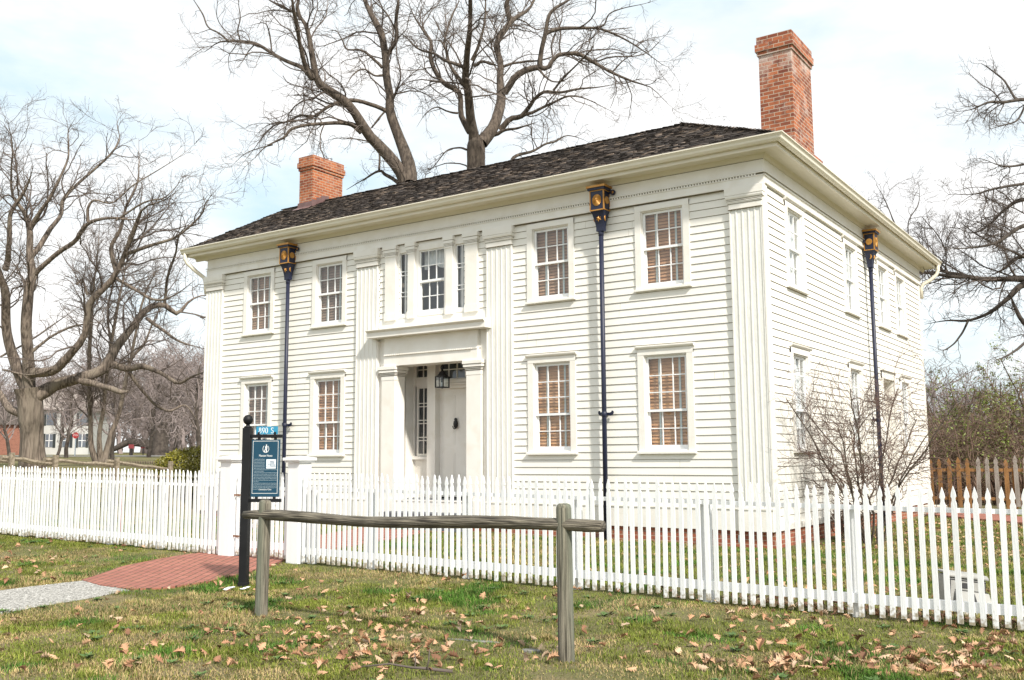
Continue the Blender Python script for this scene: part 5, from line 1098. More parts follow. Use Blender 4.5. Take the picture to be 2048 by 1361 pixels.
make_tree('bare_tree', 'slender bare tree with three smooth stems between the oak and the house', TD, 39.0, 14, M['oakbark'], M['twig'], dens=1.0, spread=0.25, up1=0.4, up2=0.3, ang=0.6)
make_tree('bare_tree', 'dark bare tree reaching in from the right beside the house', [[(a, b, w*1.15) for a, b, w in l_] for l_ in TE], 29.0, 15, M['dbark'], M['dtwig'], dens=1.25, spread=0.35, big=0.85)
# generic small trees, made once and copied
def small_tree(name, h, seed, bark, twig, leg=0.25, n1=26, wide=1.0, thick=1.0, shrub=False, tw=1.0, rmin=0.006):
    r = np.random.default_rng(seed); P = np.zeros((1, 14, 3)); P[0, :, 2] = np.linspace(-0.2, h*0.75, 14); P[0, 1:, :2] = np.cumsum(r.normal(0, 0.02*h/2, (13, 2)), 0)
    R = np.linspace(0.028*h*thick, 0.008*h, 14)[None]
    if shrub:
        k = 11; P = np.zeros((k, 10, 3)); R = np.tile(np.linspace(0.022, 0.009, 10), (k, 1))*thick
        for i in range(k):
            a = 2*math.pi*i/k+r.normal(0, .3); o_ = r.uniform(0.15, 0.55)*wide; z = np.linspace(0, h*r.uniform(0.55, 0.9), 10)
            P[i, :, 0] = 0.08*math.cos(a)+np.cos(a)*o_*z*(0.5+0.5*z/h)+np.cumsum(r.normal(0, .05, 10)); P[i, :, 1] = 0.08*math.sin(a)+np.sin(a)*o_*z*(0.5+0.5*z/h)+np.cumsum(r.normal(0, .03, 10)); P[i, :, 2] = z-0.05
    c = np.full(len(P), n1 if not shrub else n1//2)
    P1, R1 = grow(P, R, c, np.full(len(P), h*0.62*wide if not shrub else h*0.5), 0.9, 8, r, leg, 0.25 if not shrub else 0.05, 0.22 if not shrub else 0.30, 0.5, 0.014, rmin*1.6, 0.4)
    l1_ = plen(P1); P2, R2 = grow(P1, R1, np.full(len(P1), 8), l1_*0.5, 0.75, 6, r, 0.2, 0.15, 0.24, 0.6, 0.010, rmin, 0.5)
    l2_ = plen(P2); P3, R3 = grow(P2, R2, np.full(len(P2), max(1, int(5*tw))), l2_*0.6, 0.75, 4, r, 0.15, 0.1, 0.25, 0.7, 0.008, rmin*0.75, 0.6)
    return P, R, P1, R1, P2, R2, P3, R3
def tree_thing(name, label, arr, bark, twig, cat_='tree', group=None):
    P, R, P1, R1, P2, R2, P3, R3 = arr; t = thing(name, label, cat_, group=group)
    V, Fc = tubes(P, R, 8); mesh_obj('trunk' if cat_ == 'tree' else 'stems', V, Fc, bark, t, True)
    V, Fc = cat([tubes(P1, R1, 5), tubes(P2, R2, 3), tubes(P3, R3, 3)]); mesh_obj('crown' if cat_ == 'tree' else 'twigs', V, Fc, twig, t)
    return t
sm = tree_thing('bare_tree', 'x', small_tree('t', 6.0, 31, M['dbark'], M['fartwig'], tw=1.4, rmin=0.011, thick=0.75), M['dbark'], M['fartwig'])
spots = [(132, 915, 58, 1.0, 'small round bare tree in front of the white shuttered house'), (116, 910, 66, 0.85, 'thin leaning bare tree beside the white shuttered house'), (18, 912, 62, 0.9, 'small bare tree before the brick building at the left edge'),
         (224, 920, 48, 0.95, 'bare tree right behind the three stemmed tree'), (298, 918, 60, 1.15, 'wide bare tree above the maroon picket fence'), (397, 912, 56, 1.2, 'bare tree just left of the corner of the house'), (262, 912, 74, 1.1, 'bare tree in the far lawn left of the fallen trunk'), (350, 908, 80, 1.3, 'far bare tree above the yellow green bush')]
for i, (px, py, d, s, lb) in enumerate(spots):
    o = sm if i == 0 else dup(sm); p0 = atd(px, py, d); o.location = (p0[0], p0[1], float(g(p0[0], p0[1]))); o.rotation_euler = (0.0 if i != 1 else 0.12, 0.05*(-1)**i, i*2.1); o.scale = (s*1.05, s*1.05, s); o['label'] = lb; o['group'] = 'small bare trees in the far lawn'
# far woods: a mass of bare crowns
arr = [small_tree('w', 12.0, 60+k, None, None, n1=20, tw=1.0, rmin=0.03, leg=0.12) for k in range(4)]
tmpl = []
for P, R, P1, R1, P2, R2, P3, R3 in arr: tmpl.append(cat([tubes(P, R, 4), tubes(P1, R1, 3), tubes(P2, R2, 3), tubes(P3[::2], R3[::2]*1.3, 3)]))
r = np.random.default_rng(77); parts = []
for k in range(70):
    px = r.uniform(-140, 470); d = r.uniform(92, 150); p0 = atd(px, 905, d); V, Fc = tmpl[k % 4]; s = r.uniform(0.6, 0.95)*(0.9 if px < 150 else 1.05); a = r.uniform(0, 6.28)
    Rm = np.array([[math.cos(a), -math.sin(a), 0], [math.sin(a), math.cos(a), 0], [0, 0, 1]]); parts.append((V@Rm.T*s+np.array([p0[0], p0[1], float(g(p0[0], p0[1]))]), Fc))
V, Fc = cat(parts); o = mesh_obj('far_woods', V, Fc, M['fartwig']); o['kind'] = 'stuff'; o['label'] = 'grey purple mass of bare far woods behind the lawn'; o['category'] = 'woods'
parts = []
for k in range(26):
    px = r.uniform(1850, 2250); d = r.uniform(60, 110); p0 = atd(px, 900, d); V, Fc = tmpl[k % 4]; s = r.uniform(0.5, 0.75); a = r.uniform(0, 6.28)
    Rm = np.array([[math.cos(a), -math.sin(a), 0], [math.sin(a), math.cos(a), 0], [0, 0, 1]]); parts.append((V@Rm.T*s+np.array([p0[0], p0[1], float(g(p0[0], p0[1]))]), Fc))
V, Fc = cat(parts); o = mesh_obj('far_woods', V, Fc, M['fartwig']); o['kind'] = 'stuff'; o['label'] = 'bare woods on the low hill beyond the brown fence'; o['category'] = 'woods'
# hill behind on the right
hx = np.linspace(-60, 160, 45); hy = np.linspace(70, 150, 14); HX, HY = np.meshgrid(hx, hy); HZ = -0.2+8.5*np.sin(np.clip((HY-70)/80, 0, 1)*math.pi/1.25)*(0.7+0.3*vnoise(HX, HY, 22, 9))*sst(-60, -30, HX)
ii = (np.arange(13)[:, None]*45+np.arange(44)[None]).ravel()
struct(mesh_obj('hill', np.stack([HX.ravel(), HY.ravel(), HZ.ravel()], 1), np.stack([ii, ii+1, ii+46, ii+45], 1), pm('hill_woods', (0.16, 0.125, 0.11), (0.27, 0.21, 0.18), scale=0.6, rough=1.0, detail=9, bump=1.0, bscale=1.5), smooth=True))
# shrubs behind the brown fence
def leaf_cloud(P3, r, n, size, zmin=None):
    i = r.integers(0, len(P3), n); j = r.integers(1, P3.shape[1], n); c = P3[i, j]+r.normal(0, 0.03, (n, 3))
    a = unit(r.normal(size=(n, 3))); b = unit(np.cross(a, r.normal(size=(n, 3)))); s = size*r.uniform(0.6, 1.4, n)[:, None]
    V = np.stack([c-a*s, c+b*s*0.45, c+a*s, c-b*s*0.45], 1); return V.reshape(-1, 3), np.arange(4*n).reshape(-1, 4)
M['newleaf'] = pm('new_leaf', (0.12, 0.17, 0.03), (0.24, 0.29, 0.06), scale=3, rough=0.6)
M['boxleaf'] = pm('boxwood_leaf', (0.13, 0.13, 0.012), (0.27, 0.24, 0.03), scale=9, rough=0.5)
def shrub_thing(label, px, d, h, seed, leaves, wide=1.0, twig='rtwig', group='shrubs behind the brown fence', tw=1.2):
    arr = small_tree('s', h, seed, None, None, n1=9, shrub=True, wide=wide, tw=tw, rmin=0.005, thick=1.6); t = tree_thing('shrub', label, arr, M['rtwig'], M[twig], 'shrub', group)
    if leaves:
        P3 = arr[6]; k = P3[:, :, 2].mean(1) > h*0.25; V, Fc = leaf_cloud(P3[k], np.random.default_rng(seed), leaves, 0.045); mesh_obj('leaves', V, Fc, M['newleaf'], t)
    p0 = atd(px, 900, d); t.location = (p0[0], p0[1], float(g(p0[0], p0[1]))); return t
shrub_thing('tall shrub with small fresh green leaves just right of the house corner', 1905, 32, 4.7, 41, 2400, 1.15)
shrub_thing('tall leafy green shrub behind the grey pickets at the right edge', 1990, 31, 4.5, 42, 2800, 1.15)
shrub_thing('shrub with sparse leaves partly outside the right edge of the view', 2085, 32, 5.4, 43, 2200, 1.1)
shrub_thing('reddish bare shrub low behind the brown pickets by the house', 1880, 30.5, 3.0, 44, 500, 1.0)
shrub_thing('reddish bare shrub behind the gap between brown and grey pickets', 1940, 30.0, 3.2, 45, 700, 1.1)
shrub_thing('dense reddish shrub behind the last grey pickets on the right', 2040, 30.0, 3.3, 46, 700, 1.1)
# thicket mass
r = np.random.default_rng(99); k = 1300; px = r.uniform(1800, 2200, k); d = r.uniform(31.5, 37, k)
B0 = np.stack([CAMP+ray(a, 903)*b for a, b in zip(px, d)]); B0[:, 2] = g(B0[:, 0], B0[:, 1]); hh_ = r.uniform(0.6, 3.1, k); dr = unit(np.c_[r.normal(0, .35, (k, 2)), np.ones(k)])
Pk = B0[:, None]+dr[:, None]*(np.linspace(0, 1, 5)[None, :, None]*hh_[:, None, None]); Pk[:, 1:] += np.cumsum(r.normal(0, .07, (k, 4, 3)), 1)
V, Fc = tubes(Pk, np.tile(np.linspace(0.012, 0.005, 5), (k, 1)), 3); o = mesh_obj('thicket', V, Fc, M['brush']); o['kind'] = 'stuff'; o['label'] = 'brown thicket of bare stems behind the brown fence'; o['category'] = 'thicket'
# bare shrub in the front yard
sarr = small_tree('s', 3.25, 21, None, None, n1=26, shrub=True, wide=1.25, tw=0.7, rmin=0.0032, thick=1.0)
fs = tree_thing('shrub', 'bare shrub with reddish arching twigs in front of the side wall', sarr, M['bark'], pm('shrub_twigs', (0.085, 0.05, 0.04), (0.16, 0.105, 0.08), scale=2, rough=0.9), 'shrub')
q = onG(1742, 1090); fs.location = (q[0], q[1], q[2]); fs.rotation_euler = (0, 0, 0.8)
# yellow-green bush by the left corner
r = np.random.default_rng(5); n = 9000; a = unit(r.normal(size=(n, 3))); rad = 0.78+0.22*r.random(n); c = a*rad[:, None]*np.array([0.95, 0.95, 0.72])*(0.8+0.35*vnoise(a[:, 0]*2+5, a[:, 1]*2+a[:, 2]*3+5, 0.6, 2))[:, None]
e1 = unit(r.normal(size=(n, 3))); e2 = unit(np.cross(e1, r.normal(size=(n, 3)))); s = 0.035*r.uniform(0.6, 1.5, n)[:, None]
bb_ = thing('bush', 'rounded yellow green evergreen bush at the left corner of the house', 'bush'); mesh_obj('leaves', np.stack([c-e1*s, c+e2*s*.5, c+e1*s, c-e2*s*.5], 1).reshape(-1, 3)+np.array([0, 0, 0.6]), np.arange(4*n).reshape(-1, 4), M['boxleaf'], bb_)
p0 = atd(378, 935, 27.5); bb_.location = (p0[0], p0[1], p0[2]-0.75)
mesh_obj('stems', *(lambda P, R: tubes(P, R, 5))(np.array([[(0, 0, -0.3), (0.3*math.cos(i), 0.3*math.sin(i), 0.35), (0.6*math.cos(i), 0.6*math.sin(i), 0.8)] for i in range(8)], float), np.tile([0.03, 0.02, 0.01], (8, 1))), M['dbark'], bb_)
# low shrub seedling by the foundation
q = onG(1668, 1078); so_ = small_tree('s', 0.8, 24, None, None, n1=14, shrub=True, wide=1.0, tw=0.8, rmin=0.004, thick=0.5)
ls = tree_thing('shrub', 'small twiggy shrub against the brick foundation of the side wall', so_, M['rtwig'], M['rtwig'], 'shrub'); ls.location = (max(q[0], 0.45), q[1], q[2])

# ------------------------------------------------------------------ far buildings and fences on the left
p0 = atd(128, 905, 86); wh = thing('house', 'far white two storey house with dark shutters behind the bare trees', 'house', (p0[0], p0[1], float(g(p0[0], p0[1]))+0.15), YAW+0.12); wh.scale = (0.85, 0.85, 0.85)
MB().box(-4.2, 2.4, 0, 7, -0.5, 4.6).ob('wall', M['farwhite'], wh); MB().prism([(-0.4, 4.5), (7.4, 4.5), (3.5, 6.6)], -4.6, 2.8, 'x').ob('roof', M['greyfence'], wh)
for x in (-3.6, -1.9, -0.2, 1.4):
    yy = -0.03 if x < 2 else 0.97
    w = MB().box(x, x+0.72, yy, yy+0.05, 0.6, 1.95).ob('window', M['room'], wh); MB().box(x+0.33, x+0.39, yy-0.02, yy-0.001, 0.6, 1.95).box(x, x+0.72, yy-0.02, yy-0.001, 1.25, 1.31).ob('sash', M['white'], w)
    for dx_ in (-0.30, 0.74): MB().box(x+dx_, x+dx_+0.26, yy-0.01, yy+0.03, 0.55, 2.0).ob('shutter', M['shutter'], w)
    if x < 2:
        w = MB().box(x, x+0.72, yy, yy+0.05, 2.9, 4.1).ob('window', M['room'], wh)
        for dx_ in (-0.30, 0.74): MB().box(x+dx_, x+dx_+0.26, yy-0.01, yy+0.03, 2.85, 4.15).ob('shutter', M['shutter'], w)
p0 = atd(2, 905, 82); bh = thing('building', 'far red brick building at the left edge behind the oak', 'building', (p0[0], p0[1], float(g(p0[0], p0[1]))), YAW+0.1)
MB().box(-5, 1.65, 0, 6, -0.5, 2.6).ob('wall', M['farbrick'], bh); MB().prism([(-0.3, 2.55), (6.3, 2.55), (3, 4.2)], -5.3, 1.9, 'x').ob('roof', M['dbark'], bh)
for x in (-3.2, -1.0): MB().box(x, x+0.7, -0.04, 0.02, 0.5, 1.9).ob('window', M['room'], bh)
p0 = atd(150, 906, 70); z0_ = float(g(p0[0], p0[1])); ss = thing('stop_sign', 'small red octagonal stop sign on a thin post before the white house', 'road sign', (p0[0], p0[1], z0_), YAW)
MB().box(-0.03, 0.03, -0.03, 0.03, 0, 1.5).ob('post', M['zinc'], ss)
oc = [(0.24*math.cos(a), 1.5+0.24*math.sin(a)) for a in np.linspace(math.pi/8, 2*math.pi+math.pi/8, 9)[:-1]]; spn = MB().prism(oc, -0.05, -0.031, 'y').ob('plate', M['red'], ss)
text('STOP', 0, 1.44, 0.18, M['ink'], spn, -0.053, 'CENTER', 0.8)
for (px, py, d, lb) in ((262, 909, 72, 'leftmost of the small red and white signs in the far lawn'), (286, 905, 78, 'small red sign right of the dark fallen trunk')):
    p0 = atd(px, py, d); s_ = thing('lawn_sign', lb, 'sign', (p0[0], p0[1], float(g(p0[0], p0[1]))), YAW); MB().box(-0.03, 0.03, 0.0, 0.04, 0, 0.8).ob('post', M['iron'], s_); MB().box(-0.2, 0.2, -0.03, -0.001, 0.55, 0.85).ob('plate', M['dred'], s_)
# old leaning trunk in the far lawn
PT = np.array([[(0, 0, -0.2), (0.1, 0, 0.9), (0.3, 0, 2.2), (0.7, 0, 3.6), (1.4, 0.2, 5.0)], [(0.0, 0, 0.3), (-1.0, 0, 0.95), (-2.4, 0, 1.05), (-3.4, 0, 0.55), (-4.3, 0, 0.15)]]); PR = np.array([[0.75, 0.62, 0.55, 0.45, 0.3], [0.45, 0.34, 0.28, 0.2, 0.1]])
p0 = atd(318, 908, 74); ot = thing('old_tree', 'dark thick leaning tree with a low limb touching the far lawn', 'tree', (p0[0], p0[1], float(g(p0[0], p0[1])))); ot.rotation_euler = (0, 0, YAW)
V, Fc = tubes(PT, PR, 10); mesh_obj('trunk', V, Fc, M['dbark'], ot, True)
P1, R1 = grow(PT[:1], PR[:1], np.array([22]), np.array([5.0]), 1.1, 8, np.random.default_rng(4), 0.35, 0.1, 0.22, 0.45, 0.02, 0.03); P2, R2 = grow(P1, R1, np.full(len(P1), 14), plen(P1)*0.5, 0.8, 6, np.random.default_rng(5), 0.1, 0, 0.25, 0.6, 0.01, 0.018); P3, R3 = grow(P2, R2, np.full(len(P2), 5), plen(P2)*0.6, 0.8, 4, np.random.default_rng(6), 0.1, 0, 0.25, 0.6, 0.01, 0.014)
V, Fc = cat([tubes(P1, R1, 5), tubes(P2, R2, 3), tubes(P3, R3, 3)]); mesh_obj('crown', V, Fc, M['fartwig'], ot)
# maroon picket fence
pA, pB = atd(252, 938, 38), atd(356, 940, 34); dv = pB-pA; Ln = math.hypot(dv[0], dv[1]); mf = thing('picket_fence', 'dark maroon picket fence in the lawn left of the yellow green bush', 'fence', (pA[0], pA[1], pA[2]-0.75), math.atan2(dv[1], dv[0]))
k = 30; mk = MB().prism([(-0.03, 0), (0.03, 0), (0.03, 1.0), (0, 1.06), (-0.03, 1.0)], -0.015, 0, 'y').ob('picket', M['purple']); mm = mk.data; bpy.data.objects.remove(mk)
for i in range(k): o = bpy.data.objects.new('picket', mm); COL.objects.link(o); o.parent = mf; o.location = (i*Ln/k, 0, dv[2]*i/k)
for z in (0.3, 0.85): MB().add([(0, 0.001, z), (Ln, 0.001, z+dv[2]), (Ln, 0.03, z+dv[2]), (0, 0.03, z), (0, 0.001, z+.07), (Ln, 0.001, z+.07+dv[2]), (Ln, 0.03, z+.07+dv[2]), (0, 0.03, z+.07)], [(0, 3, 2, 1), (4, 5, 6, 7), (0, 1, 5, 4), (2, 3, 7, 6)]).ob('rail', M['purple'], mf)
# split rail fence
sr = thing('split_rail_fence', 'rough split rail fence of pale logs behind the left picket fence', 'fence', tuple(atd(0, 960, 22)))
o0 = np.array(sr.location); pts = [(10, 914, 21.5), (98, 919, 22.5), (222, 923, 24), (330, 930, 25.5)]; rs = np.random.default_rng(8)
nodes_ = [atd(a, b, d) for a, b, d in pts]; nodes_ = [nodes_[0]+(nodes_[0]-nodes_[1])*1.2]+nodes_
for i in range(len(nodes_)-1):
    for kz in range(3):
        a = nodes_[i]-o0+np.array([0, 0, -0.02-0.28*kz]); b = nodes_[i+1]-o0+np.array([0, 0, -0.10-0.28*kz+0.05*(kz % 2)]); n_ = 8; t_ = np.linspace(-0.08, 1.06, n_)[:, None]
        P = a+(b-a)*t_+rs.normal(0, 0.008, (n_, 3)); MB().tube(P, 0.055+rs.normal(0, .006, n_), 6).ob('rail', M['split'], sr)
for q in nodes_:
    for s_ in (0.0,): a = q-o0+np.array([0.1, 0.1, 0.09]); MB().box(a[0]-0.05, a[0]+0.05, a[1]-0.05, a[1]+0.05, a[2]-1.2, a[2]).ob('post', M['split'], sr, bev=0.01)
# thin red marker seen through the pickets
q = onG(243, 1062); rm = MB().box(-0.04, 0.04, -0.02, 0.02, 0.0, 0.95).ob('marker_post', M['red'], None, bev=0.004); z_ = onY(243, 1000, -6.3); rm.location = (z_[0], -6.3, float(g(z_[0], -6.3))); tag(rm, 'thin red marker post standing behind the left picket fence', 'post')

# ------------------------------------------------------------------ grass
def grass(name, label, x, y, hgt, wid, seed, lean=0.9):
    r = np.random.default_rng(seed); n = len(x); z = g(x, y)-0.004
    pt = vnoise(x+40, y+40, 0.9, 21)*0.55+vnoise(x+9, y+3, 0.33, 22)*0.45; clump = vnoise(x+5, y+17, 0.45, 23); big = vnoise(x+3, y+8, 2.2, 24)
    dry = np.clip((pt-0.55)*10+0.30+(big-0.5)*1.5, 0, 1); dry = (r.random(n) < 0.10+0.66*dry)
    green = np.array((0.105, 0.135, 0.024))*np.ones((n, 1)); green = green*(0.65+0.7*r.random((n, 1)))+np.array((0.045, 0.040, 0.008))*r.random((n, 1))*(1-clump[:, None])
    lush = (clump > 0.68)[:, None]; green = np.where(lush, np.array((0.055, 0.125, 0.018))*(0.5+r.random((n, 1))), green)
    tan = np.array((0.34, 0.265, 0.16))*(0.6+0.5*r.random((n, 1))); col = np.where(dry[:, None], tan, green)
    fine = vnoise(x+1, y+2, 0.11, 26)*0.5+vnoise(x+7, y+4, 0.05, 27)*0.3+vnoise(x+3, y+9, 0.3, 28)*0.5; col = col*np.array((1.22, 1.18, 0.92))*(0.34+1.0*np.clip(fine, 0, 1.2))[:, None]
    h = hgt*(0.45+0.9*r.random(n))*(0.7+0.75*np.clip((clump-0.3)*1.6, 0, 1)); a = r.random(n)*2*math.pi; ln_ = lean*(0.35+0.9*r.random(n))*np.where(dry, 1.25, 1.0)
    dx_, dy_ = np.cos(a), np.sin(a); w = wid*(0.6+0.8*r.random(n)); px_, py_ = -dy_, dx_; b = np.stack([x, y, z], 1); hz = h*np.cos(np.clip(ln_, 0, 1.35)); hr = h*np.sin(np.clip(ln_, 0, 1.35))
    mid = b+np.stack([dx_*hr*0.35, dy_*hr*0.35, hz*0.62], 1); tip = b+np.stack([dx_*hr, dy_*hr, hz], 1); pv = np.stack([px_*w, py_*w, np.zeros(n)], 1)
    V = np.stack([b-pv, b+pv, mid+pv*0.8, mid-pv*0.8, tip], 1).reshape(-1, 3); k = np.arange(n)*5
    F4 = np.stack([k, k+1, k+2, k+3], 1); F3 = np.stack([k+3, k+2, k+4], 1); me = bpy.data.meshes.new(name); nv_ = len(V)
    me.vertices.add(nv_); me.vertices.foreach_set('co', V.astype(np.float32).ravel()); lv = np.concatenate([F4.ravel(), F3.ravel()]).astype(np.int32)
    me.loops.add(len(lv)); me.loops.foreach_set('vertex_index', lv); me.polygons.add(2*n); ls_ = np.concatenate([np.arange(n)*4, 4*n+np.arange(n)*3]).astype(np.int32); me.polygons.foreach_set('loop_start', ls_)
    try: me.polygons.foreach_set('loop_total', np.concatenate([np.full(n, 4), np.full(n, 3)]).astype(np.int32))
    except Exception: pass
    me.update(calc_edges=True); at = me.attributes.new('col', 'FLOAT_COLOR', 'POINT'); c = np.ones((nv_, 4), np.float32); c[:, :3] = np.repeat(col, 5, 0); at.data.foreach_set('color', c.ravel())
    me.materials.append(M['grass']); o = bpy.data.objects.new(name, me); COL.objects.link(o); o['kind'] = 'stuff'; o['label'] = label; o['category'] = 'grass'; return o
M['grass'] = pm('grass_blade', (1, 1, 1), rough=0.7, attr=True, spec=0.25)
def scatter(n, x0, x1, y0, y1, seed, dens=None):
    r = np.random.default_rng(seed); x = r.uniform(x0, x1, n); y = r.uniform(y0, y1, n)
    d = np.stack([x, y, g(x, y)], 1)-CAMP; zc_ = d@FW; px = 1024+F*(d@RT)/zc_; py = 680.5-F*(d@UP)/zc_
    k = (zc_ > 2) & (px > -130) & (px < 2560) & (py < 1420)
    jx, jy = x+r.normal(0, 0.045, n), y+r.normal(0, 0.045, n)
    for pl_ in (PATH1D, WALKD, GRAVD): k &= ~inpoly(jx, jy, pl_)
    k &= r.random(n) < np.clip(0.20+1.1*vnoise(x+60, y+31, 0.55, 25), 0.15, 1)
    return x[k], y[k]
x, y = scatter(1120000, -13.5, 8.6, -13.2, -6.95, 1)
grass('grass', 'patchy green and tan winter lawn grass before the white fence', x, y, 0.034, 0.0022, 2)
tr = np.random.default_rng(12); cx_, cy_ = scatter(900, -13.5, 6.2, -13.2, -7.4, 31); cx_, cy_ = cx_[:230], cy_[:230]; k_ = tr.integers(0, len(cx_), 42000); sz_ = tr.uniform(0.02, 0.11, len(cx_))[k_]
x, y = cx_[k_]+tr.normal(0, 1, 42000)*sz_*1.5, cy_[k_]+tr.normal(0, 1, 42000)*sz_; kk = ~(inpoly(x, y, PATH1D) | inpoly(x, y, GRAVD)); x, y = x[kk], y[kk]
grass('grass', 'taller tufts of green and straw coloured grass standing out of the front lawn', x, y, 0.062, 0.0022, 33, 0.8)
x, y = scatter(480000, -15.0, 8.6, -7.1, -0.05, 3)
grass('grass', 'short green and tan grass in the yard behind the white fence', x, y, 0.055, 0.0034, 4)
x, y = scatter(1500, -13.5, 6.2, -13.2, -7.4, 41); x, y = x[:120], y[:120]; wr = np.random.default_rng(42); k_ = wr.integers(0, 120, 2600)
a_ = wr.random(2600)*6.283; q_ = wr.uniform(0.02, 0.10, 2600); wx, wy = x[k_]+np.cos(a_)*q_*0.6, y[k_]+np.sin(a_)*q_*0.6; wz = g(wx, wy)+0.012+0.02*wr.random(2600)
t_ = np.stack([np.cos(a_), np.sin(a_), 0.35*np.ones(2600)], 1)*0.028; b_ = np.stack([-np.sin(a_), np.cos(a_), wr.normal(0, .2, 2600)], 1)*0.010; c_ = np.stack([wx, wy, wz], 1)
o = mesh_obj('weeds', np.stack([c_-t_, c_+b_, c_+t_, c_-b_], 1).reshape(-1, 3), np.arange(4*2600).reshape(-1, 4), pm('weed_leaf', (0.05, 0.10, 0.02), (0.10, 0.17, 0.04), scale=9, rough=0.6)); o['kind'] = 'stuff'; o['label'] = 'low broad leaved green weeds in the front lawn'; o['category'] = 'weeds'
x, y = scatter(160000, 0.3, 8.0, -0.05, 13.8, 5)
grass('grass', 'thin leafy grass in the side yard of the house', x, y, 0.06, 0.0045, 6)
# ------------------------------------------------------------------ fallen leaves
def leaf_arr(seed, curl, bend, L_=0.086):
    r = np.random.default_rng(seed); st_ = np.array([0.0, 0.10, 0.2, 0.30, 0.42, 0.52, 0.64, 0.74, 0.86, 1.0]); w = np.array([0.02, 0.10, 0.16, 0.34, 0.15, 0.42, 0.14, 0.34, 0.12, 0.02])*r.uniform(0.85, 1.2); sh_ = np.array([0, 0, 0, .07, 0, .09, 0, .08, 0, 0])
    V = []
    for t, ww, s_ in zip(st_, w, sh_):
        zz_ = bend*math.sin(t*2.6)
        for sg_ in (-1, -0.5, 0, 0.5, 1):
            a = abs(sg_); e = ww*sg_*(1+r.normal(0, .12)); V.append(((t+s_*a*a-0.5)*L_, e*L_*(1-0.25*abs(curl)*a), (zz_+curl*(a**2)*0.30*(ww/0.4)+r.normal(0, .015))*L_))
    V = np.array(V); n = len(st_); Fc = np.array([(i*5+j, i*5+j+1, (i+1)*5+j+1, (i+1)*5+j) for i in range(n-1) for j in range(4)])
    return V, Fc
def leaf_mat():
    m, t, b, N, K = nodes('dry_oak_leaf'); b.inputs['Roughness'].default_value = 0.75; b.inputs['Specular IOR Level'].default_value = 0.3
    oi = N('ShaderNodeObjectInfo'); ge = N('ShaderNodeNewGeometry'); ad = N('ShaderNodeMath', operation='ADD'); K(oi.outputs['Random'], ad.inputs[0]); K(ge.outputs['Random Per Island'], ad.inputs[1]); fr = N('ShaderNodeMath', operation='FRACT'); K(ad.outputs[0], fr.inputs[0])
    rp = N('ShaderNodeValToRGB'); e = rp.color_ramp.elements; e[0].color = (0.16, 0.08, 0.045, 1); e[1].color = (0.62, 0.45, 0.28, 1); e[0].position = 0; e[1].position = 1
    for p_, c_ in ((0.16, (0.30, 0.15, 0.085)), (0.4, (0.46, 0.26, 0.15)), (0.68, (0.56, 0.345, 0.205)), (0.86, (0.42, 0.31, 0.22))): q_ = e.new(p_); q_.color = (*c_, 1)
    K(fr.outputs[0], rp.inputs[0]); tc = N('ShaderNodeTexCoord'); nz = N('ShaderNodeTexNoise'); nz.inputs['Scale'].default_value = 28; K(tc.outputs['Object'], nz.inputs[0]); mr = N('ShaderNodeMapRange'); mr.inputs[3].default_value = 0.6; mr.inputs[4].default_value = 1.3; K(nz.outputs[0], mr.inputs[0])
    mx = N('ShaderNodeMix', data_type='RGBA', blend_type='MULTIPLY'); mx.inputs[0].default_value = 1; K(rp.outputs[0], mx.inputs[6]); K(mr.outputs[0], mx.inputs[7]); K(mx.outputs[2], b.inputs['Base Color']); return m
LM = leaf_mat(); larr = [leaf_arr(200+k, c_, b_) for k, (c_, b_) in enumerate(((0.5, 0.05), (1.0, 0.1), (-0.6, 0.12), (1.5, -0.08), (0.3, 0.2), (-1.0, 0.05), (0.9, 0.25), (0.1, -0.1)))]
lme = []
for V, Fc in larr: o = mesh_obj('fallen_leaf', V, Fc, LM, smooth=True); lme.append(o.data); bpy.data.objects.remove(o)
r = np.random.default_rng(321); cand = []
def lp_(px, py, sx, sy, n):
    for a, b in zip(r.normal(px, sx, n), r.normal(py, sy, n)): cand.append((a, b))
lp_(720, 1290, 120, 34, 110); lp_(840, 1325, 90, 14, 35); lp_(870, 1250, 70, 30, 30); lp_(640, 1230, 70, 30, 22); lp_(50, 1130, 60, 25, 55); lp_(1570, 1245, 60, 14, 40); lp_(1850, 1225, 130, 12, 10)
lp_(1640, 1330, 150, 18, 70); lp_(1880, 1330, 110, 20, 90); lp_(1520, 1330, 60, 18, 40); lp_(1980, 1300, 50, 25, 30); lp_(560, 1300, 60, 30, 16)
for a, b in zip(r.uniform(0, 2048, 420), 1100+250*r.random(420)): cand.append((a, b))
for x_ in r.uniform(1400, 2090, 90): cand.append((x_, 1190+(x_-1340)*0.083+r.normal(6, 5)))
for x_ in r.uniform(1500, 2090, 60): cand.append((x_, 1150+(x_-1340)*0.07+r.normal(0, 14)))
for x_ in r.uniform(-20, 560, 26): cand.append((x_, 1066+x_*0.085+abs(r.normal(8, 6))))
pos = []
for a, b in cand:
    if b > 1361+20 or b < 1060: continue
    p0 = onG(a, b)
    if p0[1] > -6.0 and a < 1400: continue
    if any(inpoly(np.array([p0[0]]), np.array([p0[1]]), pl_)[0] for pl_ in (PATH1D, GRAVD)) and r.random() < 0.93: continue
    if abs(p0[1]-FY) < 0.035: continue
    pos.append(p0)
pos.sort(key=lambda p: np.linalg.norm(p-CAMP))
rest = pos[300:]
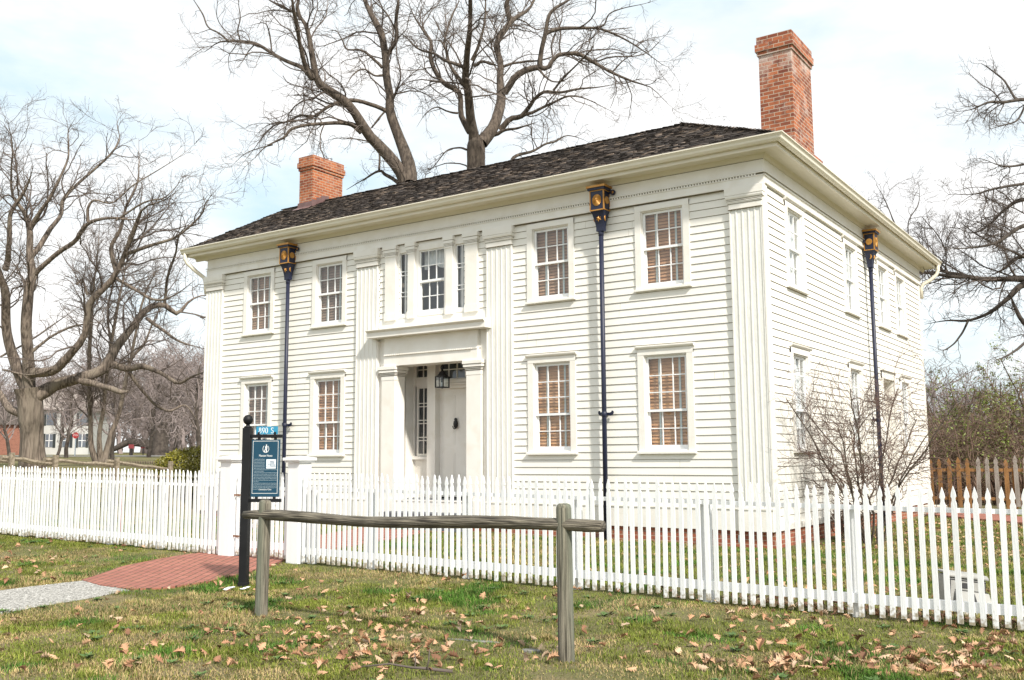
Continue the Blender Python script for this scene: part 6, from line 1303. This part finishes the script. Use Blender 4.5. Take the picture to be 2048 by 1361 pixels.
for i, p0 in enumerate(pos[:300]):
    o = bpy.data.objects.new('fallen_leaf', lme[int(r.integers(0, 8))]); COL.objects.link(o); s_ = r.uniform(0.55, 1.15); o.scale = (s_, s_, s_)
    o.location = (p0[0], p0[1], p0[2]+0.022+0.022*r.random()); o.rotation_euler = (r.normal(0, 0.42), r.normal(0, 0.42), r.random()*6.28); tag(o, 'dry brown oak leaf fallen on the lawn', 'leaf', 'fallen oak leaves on the lawn')
def mat3(e):
    from mathutils import Euler
    return np.array(Euler(e).to_matrix())
parts = []
ex_ = [(r.uniform(2.2, 7.0), r.uniform(-7.15, -5.6)) for _ in range(150)]+[(r.uniform(0.4, 3.5), r.uniform(0.5, 9)) for _ in range(420)]+[(r.uniform(-12, 5), r.uniform(-6.8, -1.0)) for _ in range(70)]+[(r.uniform(1.0, 5.0), -7.2+r.uniform(0.05, 0.5)) for _ in range(90)]
for p0 in rest+[gp(a, b) for a, b in ex_]:
    V, Fc = larr[int(r.integers(0, 8))]; parts.append(((V*r.uniform(0.55, 1.1))@mat3((r.normal(0, .4), r.normal(0, .4), r.random()*6.28)).T+np.array([p0[0], p0[1], p0[2]+0.02+0.03*r.random()]), Fc))
V, Fc = cat(parts); o = mesh_obj('leaf_litter', V, Fc, LM, smooth=True); o['kind'] = 'stuff'; o['label'] = 'scattered dry leaf litter along the fence and in the yard'; o['category'] = 'leaves'
# fallen twig
q = onG(800, 1343); tb_ = onG(905, 1350)-q; fb = thing('fallen_twig', 'thin grey fallen twig lying among leaves at the bottom edge', 'twig', tuple(q))
ta = onG(720, 1340)-q
m = MB(); m.tube([ta+np.array([0, 0, .02]), np.array([-0.1, 0.01, .035]), np.array([0.1, 0.0, .035]), np.array([0.22, -0.01, .045]), tb_+np.array([0, 0, .02])], [0.004, 0.007, 0.008, 0.010, 0.012], 7)
m.ob('main_stem', M['twig'], fb, True)
m = MB(); m.tube([(0.13, 0, .04), (0.12, 0.02, .08), (0.10, 0.03, 0.13)], [0.005, 0.004, 0.003], 6).tube([(0.24, -0.01, .04), (0.25, 0.0, .10), (0.255, 0.0, .17)], [0.006, 0.005, 0.004], 6).ob('side_shoots', M['twig'], fb, True)
